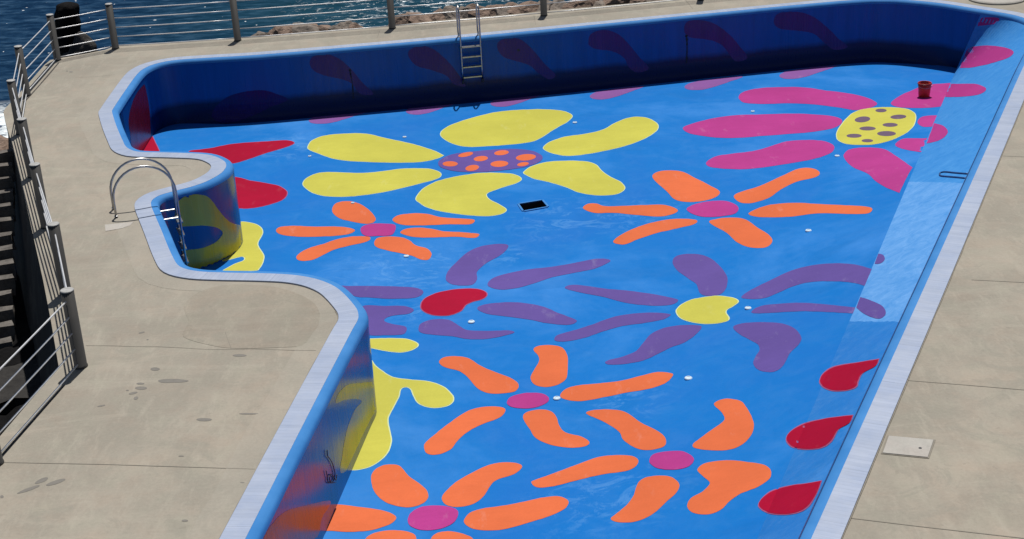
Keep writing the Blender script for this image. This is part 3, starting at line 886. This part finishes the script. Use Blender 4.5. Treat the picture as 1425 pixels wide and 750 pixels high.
# dark drip cracks on the far wall
for s, w in (("T2 475,360 479,385 484,410 490,450 494,515", 0.05), ("T3 880,182 884,205 885,250 884,300 882,330", 0.06)):
    mb = MB()
    pp = []
    for x, y in spline(parse(s), False, 5):
        loc, nor, idx, dist = BVH['wall'].ray_cast(CLOC, ray(x, y).normalized())
        if loc is None: continue
        pp.append(loc)
    mb.tube(pp, [w * 0.5 * (0.35 + abs(noise.noise(Vector((i * 0.7, w, 0)))) * 1.5) for i in range(len(pp))], 6)
    tag(mb.build('wall_crack', MAT['black'], pool), 'thin dark crack running down the far wall')
mb = MB()
sheet(mb, ell('F', 721.5, 69.8, 2.2, 1.6, 0.4), 'wall', 0.008)
tag(mb.build('wall_hole', MAT['black'], pool), 'small dark hole in the far wall')

# drain pit with frame
dr = MB()
d3 = [Vector((x, y, -DEPTH)) for x, y in drain]
dc = sum(d3, Vector()) / 4
dr.add(d3 + [p - Vector((0, 0, 0.32)) for p in d3], [(4, 5, 6, 7), (0, 1, 5, 4), (1, 2, 6, 5), (2, 3, 7, 6), (3, 0, 4, 7)])
dro = dr.build('drain', MAT['black'], pool)
tag(dro, 'rectangular black open drain in the pool floor')
fr = MB()
for a, b in zip(d3, d3[1:] + d3[:1]):
    dirv = (b - a).normalized(); nrm = Vector((dirv.y, -dirv.x, 0))
    if nrm.dot((a + b) / 2 - dc) < 0: nrm = -nrm
    c = (a + b) / 2 + nrm * 0.017 + Vector((0, 0, 0.006))
    fr.box(c, (b - a) / 2 + dirv * 0.0, nrm * 0.017, (0, 0, 0.01))
fr.build('drain_frame', MAT['lip'], dro)
# inlets
for i, (x, y, r) in enumerate([(800, 171, .062), (1047.5, 155.5, .055), (1165, 217.5, .06), (1125, 321.5, .064), (656, 448.5, .066), (775, 555, .064), (958, 527, .066),
                  (1041, 429.5, .062), (565.5, 357, .06), (563, 191.2, .055), (431, 218, .045), (491, 283, .045)]):
    p = flo(x, y)
    m = MB()
    r *= 0.76
    m.lathe(p + Vector((0, 0, 0.001)), [(r, 0), (r, 0.012), (r * 0.82, 0.02), (r * 0.5, 0.022), (r * 0.45, 0.016), (0.004, 0.015)], 20)
    m.build('floor_inlet', MAT['white'], pool, False)
    m = MB()
    m.lathe(p + Vector((0, 0, 0.0225)), [(r * 0.22, 0), (r * 0.2, 0.004), (0.002, 0.005)], 10)

# ------------------------------------------------------------------ deck
deck_edge_px = [(-40, 652), (0, 607), (40, 560), (82, 512), (71, 447), (60, 390), (50, 345), (40, 300), (29, 252), (18, 205), (9, 175), (4.7, 156), (7, 151), (14, 143.5), (41, 114), (62, 90), (70, 83.5), (85, 80.5),
                (115, 75.5), (147, 69), (164, 62.5), (240, 58.5), (320, 54), (360, 51.5), (440, 45), (541, 36), (600, 29.5), (718, 19.5), (769, 14), (880, 4.5), (1000, -8)]
dedge = [tuple(at(x, y, 0).xy) for x, y in deck_edge_px]
dl = ext(dedge[2], dedge[0], 3.0)
dedge = [dl] + dedge + [(14.0, 35.6), (30.0, 38.5), (30.0, 3.0)]
hole = [IN[i] for i in range(0, N, 2)]
hole = offset(IN, -0.06)[::2]
dv, dff = cdt_poly([dedge, hole])
deck_v = [(p.x, p.y, 0.0) for p in dv]
o = mesh_obj('pool_deck', deck_v, dff, MAT['deck'])
tag(o, kind='structure')
# sea wall below the deck's outer edge
v = []; f = []
ring = dedge[:-2]
for i, p in enumerate(ring):
    a = Vector(ring[max(0, i - 1)]); b = Vector(ring[min(len(ring) - 1, i + 1)])
    t_ = (b - a).normalized(); nrm = Vector((-t_.y, t_.x))
    for z, w in ((-0.004, 0.0), (-0.16, 0.0), (-0.18, -0.05), (-3.2, 0.42)):
        v.append((p[0] + nrm.x * w, p[1] + nrm.y * w, z))
for i in range(len(ring) - 1):
    for k in range(3):
        a = i * 4 + k
        f.append((a, a + 4, a + 5, a + 1))
tag(mesh_obj('sea_wall', v, f, MAT['seawall']), 'dark stone sea wall dropping from the deck edge to the water', 'sea wall')

# paler cement band along the coping on the left side, with a wandering outer edge
i0 = nearest(IN, tuple(at(330, 770, 0).xy)); i1 = nearest(IN, tuple(at(262, 82, 0).xy))
v = []; f = []
sub = list(range(i0, i1, 2))
ob = offset(OUT, -0.0)
for j, i in enumerate(sub):
    w = 0.36 + 0.05 * noise.noise(Vector((arc[i] * 0.7, 0, 0))) + 0.02 * noise.noise(Vector((arc[i] * 3, 5, 0)))
    p = offset(OUT, -w)[i] if False else None
def off_at(P, i, d, k=6):
    n = len(P); a = Vector(P[max(0, i - k)]); b = Vector(P[min(n - 1, i + k)]); t_ = (b - a).normalized()
    return (P[i][0] + t_.y * d, P[i][1] - t_.x * d)
for i in sub:
    w = 0.34 + 0.06 * noise.noise(Vector((arc[i] * 0.7, 0, 0))) + 0.02 * noise.noise(Vector((arc[i] * 3, 5, 0)))
    a = off_at(OUT, i, 0.02, 2); b = off_at(OUT, i, -w, 9)
    v += [(a[0], a[1], 0.002), (b[0], b[1], 0.002)]
for j in range(len(sub) - 1): f.append((2 * j, 2 * j + 2, 2 * j + 3, 2 * j + 1))
tag(mesh_obj('cement_band', v, f, MAT['deck_band']), kind='structure')

# joints, cracks, damp marks
def strip(mb, pts, w, z=0.0035, m=0, wob=0.0):
    P = [at(x, y, 0).xy for x, y in pts]
    Q = []
    for a, b in zip(P, P[1:]):
        n = max(1, int((b - a).length / 0.25))
        Q += [a.lerp(b, k / n) for k in range(n)]
    Q.append(P[-1])
    vv = []; ff_ = []
    for i, p in enumerate(Q):
        t_ = (Q[min(len(Q) - 1, i + 1)] - Q[max(0, i - 1)]).normalized(); nn = Vector((-t_.y, t_.x))
        ww = w * (1 + 0.5 * noise.noise(Vector((p.x * 2, p.y * 2, 3))))
        p = p + nn * wob * noise.noise(Vector((p.x * 1.5, p.y * 1.5, 9)))
        vv += [(p.x + nn.x * ww / 2, p.y + nn.y * ww / 2, z), (p.x - nn.x * ww / 2, p.y - nn.y * ww / 2, z)]
    for i in range(len(Q) - 1): ff_.append((2 * i, 2 * i + 1, 2 * i + 3, 2 * i + 2))
    mb.add(vv, ff_, m)
mb = MB()
for pts in ([(0, 643.5), (150, 646.5), (355, 653)], [(1262, 529.5), (1345, 536), (1440, 544)], [(1182, 721), (1290, 734), (1440, 751)], [(1352, 389.5), (1440, 394)],
            [(528, 43), (525, 53)], [(743, 21), (745.5, 35)], [(953, -1), (964, 12)], [(1395, 217), (1440, 219)]):
    strip(mb, pts, 0.010)
for pts in ([(120, 480.7), (220, 483), (317, 486), (440, 487)], [(317, 462), (322, 485)], [(105, 108), (160, 104)]):
    strip(mb, pts, 0.007, wob=0.06, z=0.004)
# border joint behind the coping on the sunny side and the near left
for (i_a, i_b) in ((iC, N - 1), (0, nearest(IN, tuple(at(466, 430, 0).xy)))):
    vv = []; ff_ = []
    idx = list(range(i_a, i_b, 2))
    for i in idx:
        a = off_at(OUT, i, 0.0, 2); b = off_at(OUT, i, -0.012 - 0.008 * noise.noise(Vector((arc[i] * 2, 1, 0))), 2)
        vv += [(a[0], a[1], 0.009), (b[0], b[1], 0.009)]
    for j in range(len(idx) - 1): ff_.append((2 * j, 2 * j + 2, 2 * j + 3, 2 * j + 1))
    mb.add(vv, ff_)
tag(mb.build('deck_joints', MAT['joint']), kind='structure')
mb = MB()
# groove of the edge kerb on the sea side
def parallel(pts, d):
    g = [at(x, y, 0).xy for x, y in pts]
    return g
gpts = [(-40, 682), (0, 637), (45, 587), (90, 536)]
strip(mb, gpts, 0.022)
strip(mb, [(34, 142), (52, 122), (66, 106), (82, 87)], 0.03)
tag(mb.build('kerb_groove', MAT['groove']), kind='structure')
mb = MB()
def blot(tile, cx, cy, rx, ry, rot=0.0):
    px = ell(tile, cx, cy, rx, ry, rot, 26)
    T = TILES[tile]
    c0 = at(T[0] + cx / T[2], T[1] + cy / T[2]).xy
    g = []
    for x, y in px:
        p = at(x, y).xy
        k = 1 + 0.35 * noise.noise(Vector((p.x * 6, p.y * 6, cx)))
        g.append(tuple(c0 + (p - c0) * k))
    vv, fs = cdt_poly([g])
    mb.add([(p.x, p.y, 0.0022) for p in vv], fs)
for q in (('L1', 1250, 468, 40, 7), ('L1', 740, 348, 17, 4, -.2), ('L1', 770, 385, 6, 3), ('L1', 900, 600, 90, 10), ('L1', 810, 538, 23, 8), ('L1', 732, 615, 20, 5), ('L1', 735, 638, 25, 7), ('L1', 695, 664, 24, 6, -.2),
          ('L1', 710, 690, 13, 8, -.4), ('L1', 665, 650, 8, 3), ('L1', 530, 730, 22, 4, -.2), ('B1', 1060, 127, 43, 8), ('B1', 1300, 97, 50, 4), ('B1', 965, 655, 15, 5), ('B1', 290, 455, 52, 9, -.3),
          ('B1', 140, 495, 66, 8, -.35), ('B1', 215, 447, 40, 11, -.4), ('B1', 945, 318, 13, 3), ('B1', 10, 530, 10, 8), ('B1', 1265, 457, 12, 3), ('T1', 350, 371, 6, 3), ('T1', 370, 375, 9, 3)):
    blot(*q)
tag(mb.build('damp_patches', MAT['damp_or_shade']), kind='structure')
mb = MB()
px = spline([(255, 468), (262, 448), (256, 425), (275, 408), (300, 399), (325, 396), (352, 396.5), (385, 400), (415, 409), (437, 422), (445, 437), (443, 452), (432, 468), (419, 481), (380, 484), (330, 485), (290, 480)])
vv, fs = cdt_poly([[tuple(at(x, y).xy) for x, y in px]])
mb.add([(p.x, p.y, 0.0028) for p in vv], fs)
tag(mb.build('deck_repair', MAT['deck_dark']), kind='structure')
mb = MB()
px = [(146, 313), (186, 309), (181, 314), (170, 318), (147, 322)]
vv, fs = cdt_poly([[tuple(at(x, y).xy) for x, y in px]])
mb.add([(p.x, p.y, 0.005) for p in vv], fs)
tag(mb.build('cement_patch', MAT['cover']), kind='structure')

# ------------------------------------------------------------------ sea
S = 3000
tag(mesh_obj('sea', [(-S, -200, -2.6), (S, -200, -2.6), (S, S, -2.6), (-S, S, -2.6)], [(0, 1, 2, 3)], MAT['sea']), kind='structure')
tag(mesh_obj('sea_bed', [(-S, -200, -6), (S, -200, -6), (S, S, -6), (-S, S, -6)], [(0, 1, 2, 3)], MAT['basalt']), kind='structure')

# ------------------------------------------------------------------ railing
posts = [at(x, y, 1.0).xy for x, y in ((93, 403), (74, 311), (48, 228), (30, 165), (15, 111.5), (25, 64), (69, 20), (151, 5))]
posts += [at(x, y, 0).xy for x, y in ((331, 56.5), (546, 39.5), (757, 21.5), (975, 0))]
r0 = at(91, 416, 0.88).xy; r1 = at(0, 508, 0.88).xy
posts = [posts[0] + (r1 - r0).normalized() * 2.25] + posts
lastd = (posts[-1] - posts[-2])
posts += [posts[-1] + lastd]
rail_root = empty('railing', (posts[1].x, posts[1].y, 0))
tag(rail_root, 'seafront railing of dark round posts with five pale horizontal bars along the deck edge', 'railing')
for p in posts:
    m = MB()
    m.lathe((p.x, p.y, 0), [(0.083, 0), (0.083, 0.02), (0.076, 0.024), (0.076, 0.985)], 20)
    po = m.build('post', MAT['post'], rail_root)
    for q in po.data.polygons: q.use_smooth = len(q.vertices) == 4
    m = MB()
    m.lathe((p.x, p.y, 0.985), [(0.079, 0), (0.079, 0.012), (0.07, 0.018), (0.003, 0.02)], 20)
    m.build('post_cap', MAT['cap'], po)
for a, b in zip(posts, posts[1:]):
    t_ = (b - a).normalized()
    for z in (0.88, 0.675, 0.47, 0.265, 0.06):
        m = MB()
        n_ = 5
        m.tube([(a.x + (b.x - a.x) * k / n_, a.y + (b.y - a.y) * k / n_, z - 0.006 * math.sin(math.pi * k / n_)) for k in range(n_ + 1)], 0.0105, 8)
        m.build('rail', MAT['rail'], rail_root, True)

# ------------------------------------------------------------------ ladders
def arch_ladder(name, label, wallpt, inward, along, back, height, depth, sep, treads, front=0.12, kink=False):
    inward = Vector((inward[0], inward[1], 0)).normalized(); along = Vector((along[0], along[1], 0)).normalized()
    w = Vector((wallpt[0], wallpt[1], 0))
    root = empty(name, w)
    tag(root, label, 'pool ladder')
    span = back + front
    R_ = span / 2
    for s in (-1, 1):
        c = w + along * s * sep / 2
        path = []
        b = c - inward * back
        path += [b + Vector((0, 0, COPZ - 0.02)), b + Vector((0, 0, max(0.05, (height - R_) * 0.5)))]
        if kink:
            path = [b + inward * 0.05 + Vector((0, 0, 0.0)), b + inward * 0.045 + Vector((0, 0, 0.08)), b + Vector((0, 0, 0.14)), b + Vector((0, 0, 0.25))]
        for k in range(17):
            a = math.pi - math.pi * k / 16
            path.append(c + inward * (front - R_ + R_ * math.cos(a)) + Vector((0, 0, height - R_ + R_ * math.sin(a))))
        path += [c + inward * front + Vector((0, 0, z)) for z in (0.1, -0.25, -0.6, depth)]
        m = MB(); m.tube(path, 0.018, 10)
        rl = m.build('side_rail', MAT['steel'], root, True)
        m = MB(); m.lathe(path[0] + Vector((0, 0, 0.022 if not kink else 0.024)), [(0.032, 0), (0.03, 0.008), (0.02, 0.012)], 16)
        m.build('base_flange', MAT['steel'], rl)
        m = MB(); m.tube([c + inward * front + Vector((0, 0, depth - 0.05)), c + inward * front + Vector((0, 0, depth + 0.03))], 0.027, 10)
        m.build('rubber_foot', MAT['black'], rl)
        m = MB(); m.tube([c + inward * (LIPW + 0.01) + Vector((0, 0, -0.16)), c + inward * front + Vector((0, 0, -0.16))], 0.016, 8)
        m.build('wall_bracket', MAT['steel'], rl)
    for z in treads:
        m = MB()
        m.box(w + inward * (front) + Vector((0, 0, z)), along * (sep / 2 - 0.015), inward * 0.042, (0, 0, 0.012))
        m.build('tread', MAT['steel'], root)
    return root

wf = at(651.5, 47.5, 0).xy
wi = nearest(IN, tuple(wf))
tdir = Vector(IN[wi + 4]) - Vector(IN[wi - 4])
arch_ladder('pool_ladder', 'steel pool ladder with four treads hanging on the shaded far wall', IN[wi], (tdir.y, -tdir.x), tdir, 0.10, 0.73, -0.90, 0.43, (-0.145, -0.365, -0.585, -0.81), front=0.22, kink=True)
wb = at(206, 283, 0).xy
wb = at(210.3, 288, 0).xy
wi = nearest(IN, tuple(wb))
tdir = (at(221, 312, 0).xy - at(213, 292, 0).xy)
if tdir.dot(Vector(IN[wi + 4]) - Vector(IN[wi - 4])) < 0: tdir = -tdir
arch_ladder('pool_ladder', 'steel pool ladder with tall arched handrails on the deck beside the small bay', IN[wi], (tdir.y, -tdir.x), tdir, 0.55, 0.74, -1.0, 0.40, (-0.25, -0.47, -0.7, -0.92), front=0.38)

# ------------------------------------------------------------------ bucket
bp = at(1285.5, 138.5, -DEPTH)
root = empty('bucket', bp)
tag(root, 'small dark red plastic bucket standing on a pink petal', 'bucket')
m = MB(); n = 28
m.lathe(bp + Vector((0, 0, 0.006)), [(0.105, 0), (0.108, 0.005), (0.122, 0.2), (0.136, 0.36), (0.130, 0.36), (0.117, 0.2), (0.102, 0.02)], n)
b_ = m.build('bucket_body', MAT['bucket'], root, True)
m = MB(); m.tube([bp + Vector((0.137 * math.cos(k * math.tau / 28), 0.137 * math.sin(k * math.tau / 28), 0.345)) for k in range(29)], 0.011, 8)
m.build('bucket_rim', MAT['bucket_rim'], root, True)
m = MB(); m.tube([bp + Vector((0.145 * math.cos(math.pi * k / 14), -0.02 - 0.132 * math.sin(math.pi * k / 14), 0.325 - 0.05 * math.sin(math.pi * k / 14))) for k in range(15)], 0.005, 6)
m.build('handle', MAT['steel'], root, True)

# dark tube drawn for the shadow of a U handle on the slope
pts = []
for x, y in spline([(1346.5, 242.3), (1330, 241), (1316, 239.6), (1309.5, 240.8), (1307.8, 243), (1310, 245.2), (1317, 246), (1330, 247), (1343.5, 248.4)], False, 4):
    loc, nor, idx, dist = BVH['slope'].ray_cast(CLOC, ray(x, y).normalized())
    if loc is None: continue
    if nor.z < 0: nor = -nor
    pts.append(loc + nor * 0.009)
m = MB(); m.tube(pts, 0.012, 8)
lo = m.build('handle_shadow', MAT['navy'], pool, True)
tag(lo, 'thin dark blue U shaped bar drawn as a handle shadow on the faded sloping side')

# hose hanging on the near shaded wall
def wallp(x, y, lift=0.014):
    loc, nor, idx, dist = BVH['wall'].ray_cast(CLOC, ray(x, y).normalized())
    if nor.dot(ray(x, y)) > 0: nor = -nor
    return loc + nor * lift
m = MB()
m.tube([wallp(x, y) for x, y in spline([(453.5, 626), (454, 634), (457, 638), (461, 645), (463.5, 654), (464.5, 660), (463, 668), (459, 671), (456.5, 665), (459, 660), (463, 664), (466, 668), (467, 660)], False, 4)], 0.006, 6)
m.tube([wallp(x, y) for x, y in spline([(452, 655), (454, 664), (455, 671), (460, 672), (465, 671)], False, 4)], 0.005, 6)
o = m.build('hose', MAT['black'], None, True)
tag(o, 'thin black hose in a tangle hanging on the near shaded wall', 'hose')
# ------------------------------------------------------------------ covers
c4 = [at(x, y, 0.0) for x, y in ((1236.5, 607.3), (1299.5, 613), (1291, 637.5), (1228, 631.2))]
root = empty('inspection_cover', sum(c4, Vector()) / 4)
tag(root, 'pale rectangular concrete inspection cover set in the right deck beside the coping', 'inspection cover')
m = MB()
cc = sum(c4, Vector()) / 4
fr_ = [cc + (p - cc) * 1.07 for p in c4]
m.add([p + Vector((0, 0, 0.005)) for p in fr_], [(3, 2, 1, 0)])
m.build('cover_frame', MAT['joint'], root)
m = MB()
top = [cc + (p - cc) * 0.985 for p in c4]
m.add([p + Vector((0, 0, 0.006)) for p in c4] + [p + Vector((0, 0, 0.012)) for p in top], [(7, 6, 5, 4), (0, 4, 5, 1), (1, 5, 6, 2), (2, 6, 7, 3), (3, 7, 4, 0)])
m.build('cover_slab', MAT['cover'], root)
m = MB(); m.lathe(at(1280.5, 623.5, 0.0115), [(0.018, 0), (0.014, 0.004), (0.002, 0.0045)], 12)
m.build('lifting_hole', MAT['black'], root)
p = at(1387, -1.5, 0)
m = MB(); m.lathe(p, [(0.62, 0.0), (0.62, 0.03), (0.59, 0.05), (0.02, 0.055)], 40)
tag(m.build('round_slab', MAT['cover'], None), 'low round pale slab on the deck behind the far right pool corner', 'slab')

# ------------------------------------------------------------------ rocks
def rock_mesh(seed, sub=3, rough=0.28, blocky=0.5, cuts=10):
    bm = bmesh.new()
    bmesh.ops.create_icosphere(bm, subdivisions=sub, radius=1.0)
    off = Vector((seed * 3.1, seed * 1.7, seed * 5.3))
    planes = []
    rnd = random.Random(seed)
    for k in range(cuts):
        d = Vector((rnd.uniform(-1, 1), rnd.uniform(-1, 1), rnd.uniform(-0.8, 1))).normalized()
        planes.append((d, rnd.uniform(0.55, 0.9)))
    for v_ in bm.verts:
        p_ = v_.co.copy()
        for d, h_ in planes:
            ex_ = p_.dot(d) - h_
            if ex_ > 0: p_ -= d * ex_ * (0.55 + 0.4 * blocky)
        k = 1 + rough * noise.noise(p_ * 1.3 + off) + rough * 0.45 * noise.noise(p_ * 3.3 + off) + 0.06 * noise.noise(p_ * 8 + off)
        v_.co = p_ * k
    me = bpy.data.meshes.new('boulder')
    bm.to_mesh(me); bm.free()
    for q in me.polygons: q.use_smooth = False
    return me
protos = [rock_mesh(s, 4, 0.17, 1.0, 18) for s in range(1, 8)]
for i, me in enumerate(protos): me.materials.append(MAT['rock'] if i % 3 else MAT['rock_grey'])
rnd = random.Random(3)
def boulder(x, y, top, size, k):
    o_ = bpy.data.objects.new('boulder', protos[k % len(protos)])
    sx, sy, sz = size * rnd.uniform(0.85, 1.25), size * rnd.uniform(0.8, 1.1), size * rnd.uniform(0.55, 0.75)
    o_.scale = (sx, sy, sz)
    o_.location = (x, y, top - sz * 0.82)
    o_.rotation_euler = (rnd.uniform(-.2, .2), rnd.uniform(-.2, .2), rnd.uniform(0, 6.28))
    link(o_)
    tag(o_, 'weathered brown boulder of the rock armour behind the far railing', 'boulder', 'boulders of the rock armour behind the far railing')
def edge_y(x):
    for a, b in zip(dedge, dedge[1:]):
        if a[0] <= x <= b[0] and a[1] > 30: return a[1] + (b[1] - a[1]) * (x - a[0]) / (b[0] - a[0])
    return 33.0
k = 0
# px x, top px y, radius (m) for the boulders that show over the deck edge
for x, yt, s in ((362, 44, .42), (385, 39, .45), (398, 37, .42), (418, 30, .55), (432, 36, .45), (447, 35, .42), (462, 36, .38), (482, 30.5, .42), (497, 35, .32),
                 (556, 22, .42), (572, 22, .38), (590, 18, .55), (610, 14, .55), (628, 12, .5), (646, 10, .5), (664, 8, .45), (682, 8, .5), (700, 4, .55), (718, 5, .45), (736, 2, .55), (752, 3, .5),
                 (775, 0, .5), (792, 4, .42), (812, -4, .55), (832, -2, .5), (852, -6, .55), (876, -7, .5), (900, -9, .55), (925, -12, .5), (950, -14, .55)):
    g0 = at(x, yt, 0)
    ey = edge_y(g0.x)
    Y = ey + 0.35 + s * 0.7
    P = aty(x, yt, Y)
    boulder(P.x, Y, P.z, s, k); k += 1
for j in range(46):   # lower rows towards the water
    x = -9.0 + j * 0.42 + rnd.uniform(-.2, .2)
    ey = edge_y(x)
    top = -0.75 - rnd.uniform(0, .5) if x < -3.0 else -0.35 - rnd.uniform(0, .4)
    boulder(x, ey + rnd.uniform(0.6, 1.0) + (0.5 if x > -3 else 0), top, rnd.uniform(.4, .6), k); k += 1
for j in range(30):
    x = -2.6 + j * 0.45 + rnd.uniform(-.2, .2)
    boulder(x, edge_y(x) + rnd.uniform(1.9, 3.0), -1.2 - rnd.uniform(0, .8), rnd.uniform(.5, .7), k); k += 1

# big black rock behind the corner of the railing
Y0 = 34.2
P0 = aty(92, 80, Y0)
bm = bmesh.new()
def stack(mb, prof, yy, depth, seed, m_=0):
    # rings of rock from the waterline up, roughened by noise
    c0 = aty(prof[0][0], prof[0][1], yy); kx = FPX / (c0 - CLOC).dot(CF)
    n = 28; vv = []; ff_ = []
    P = spline([(p[0], p[1]) for p in prof], False, 5); Wd = spline([(p[2], 0.0) for p in prof], False, 5)
    for (x, y), (w, _) in zip(P, Wd):
        c = aty(x, y, yy); r = max(w, 0.3) / kx
        for k in range(n):
            a = k * math.tau / n
            q = c + Vector((math.cos(a) * r, math.sin(a) * r * depth, 0))
            nn = noise.noise(q * 2.1 + Vector((seed, 0, 0))) * 0.16 + noise.noise(q * 6 + Vector((0, seed, 0))) * 0.06
            q += Vector((math.cos(a), math.sin(a), 0.3)) * nn * min(1.0, r * 2.5)
            vv.append(q)
    m = len(P)
    for i in range(m - 1):
        for k in range(n): ff_.append((i * n + k, i * n + (k + 1) % n, (i + 1) * n + (k + 1) % n, (i + 1) * n + k))
    ff_.append(tuple(range((m - 1) * n, m * n)))
    mb.add(vv, ff_, m_)
mb = MB()
stack(mb, [(97, 150, 24), (95, 90, 21), (93.5, 60, 19.5), (93, 35, 18.5), (92.5, 16, 17.5), (92.5, 8, 14.5), (93, 4, 8), (93, 3, 1)], 34.2, 0.9, 3)
stack(mb, [(120, 150, 32), (118, 84, 29), (118, 70, 21), (116, 58, 14), (113, 49, 8), (112, 44, 2)], 33.95, 0.7, 8, 1)
o = mb.build('black_rock', [MAT['basalt'], MAT['dark_rock']])
tag(o, 'tall black rock rising behind the corner of the railing', 'rock')

# ------------------------------------------------------------------ stone stairs and shelf below the left edge
e0 = Vector(at(60, 390, 0).xy); e1 = Vector(at(18, 205, 0).xy)
du = (e1 - e0).normalized(); dn = Vector((-du.y, du.x))     # dn points seaward (left)
if dn.x > 0: dn = -dn
foot_ = at(14, 478, -2.35).xy
s0 = (foot_ - e0).dot(du); q0 = (at(19, 478, -2.35).xy - e0).dot(dn)
root = empty('stone_stairs', (foot_.x, foot_.y, -2.5))
tag(root, 'rough dark stone stairs in deep shade beside the sea wall', 'stairs')
nst = 14
end_ = at(14, 206, -0.35).xy
s1 = (end_ - e0).dot(du); q1 = (at(16, 206, -0.35).xy - e0).dot(dn)
for j in range(nst):
    z = -2.35 + 2.0 * j / (nst - 1)
    sa = s0 + (s1 - s0) * j / nst
    qa = q0 + (q1 - q0) * j / (nst - 1)
    st_ = (s1 - s0) / nst
    bm = bmesh.new()
    bmesh.ops.create_cube(bm, size=1)
    bmesh.ops.subdivide_edges(bm, edges=bm.edges[:], cuts=5, use_grid_fill=True)
    c = e0 + du * (sa + st_ * 0.55 + 0.0) + dn * (qa + 1.1)
    vs = []
    for q in bm.verts:
        L_ = q.co
        p2 = c + du * L_.x * (st_ * 0.62) + dn * L_.y * 2.2
        zz = z - 0.16 + L_.z * 0.32
        nn = noise.noise_vector(Vector((p2.x * 3, p2.y * 3, zz * 3 + j)))
        vs.append((p2.x + nn.x * 0.05, p2.y + nn.y * 0.05, zz + nn.z * 0.035))
    idx = {q: i for i, q in enumerate(bm.verts)}
    fs = [tuple(idx[w] for w in q.verts) for q in bm.faces]
    mesh_obj('step', vs, fs, MAT['stair'], root)
    bm.free()
# rocks heaped beyond the stairs at the water
for i, (x, y, z, s) in enumerate(((5, 200, -1.0, .6), (-8, 215, -0.9, .7), (10, 222, -0.75, .35), (-14, 190, -1.6, .8))):
    p = at(x, y, z)
    o_ = bpy.data.objects.new('shore_rock', protos[(i + 2) % 7])
    o_.scale = (s, s, s * 0.7); o_.location = (p.x, p.y, z - s * 0.5); o_.rotation_euler = (0, 0, i * 1.3)
    link(o_)
    tag(o_, 'brown rock at the waterline beyond the stone stairs', 'rock', 'rocks at the waterline beyond the stairs')
# shelf
sp = [at(x, y, -2.35).xy for x, y in ((-60, 532), (20, 508), (81, 488), (84, 520), (60, 552), (20, 556), (-60, 585))]
vv, fs = cdt_poly([[tuple(p) for p in sp]], [tuple(at(x, y, -2.35).xy) for x in range(-50, 82, 9) for y in range(492, 584, 7)])
mb = MB()
top_ = [(p.x, p.y, -2.35 + 0.05 * noise.noise(Vector((p.x * 3, p.y * 3, 0)))) for p in vv]
mb.add(top_, fs)
n_ = len(sp)
ring_ = [(p.x, p.y, -2.36) for p in sp] + [(p.x, p.y, -4) for p in sp]
mb.add(ring_, [(i, (i + 1) % n_, n_ + (i + 1) % n_, n_ + i) for i in range(n_)])
tag(mb.build('rock_shelf', MAT['shelf']), 'dark grey rough shelf below the nearest railing post', 'rock')
# dark rock ground below the deck edge, above the water line
gx = []; gf = []
nx, ny = 18, 34
for j in range(ny):
    for i in range(nx):
        s_ = -12 + 24 * j / (ny - 1); q_ = -0.2 + 4.5 * i / (nx - 1)
        p = e0 + du * s_ + dn * q_
        gx.append((p.x, p.y, -2.45 + 0.22 * noise.noise(Vector((p.x, p.y, 1))) + 0.1 * noise.noise(Vector((p.x * 3, p.y * 3, 1))) - (max(0, s_ - 7.0) * 0.3)))
for j in range(ny - 1):
    for i in range(nx - 1):
        a = j * nx + i
        gf.append((a, a + 1, a + nx + 1, a + nx))
tag(mesh_obj('rock_ground', gx, gf, MAT['basalt']), kind='structure')
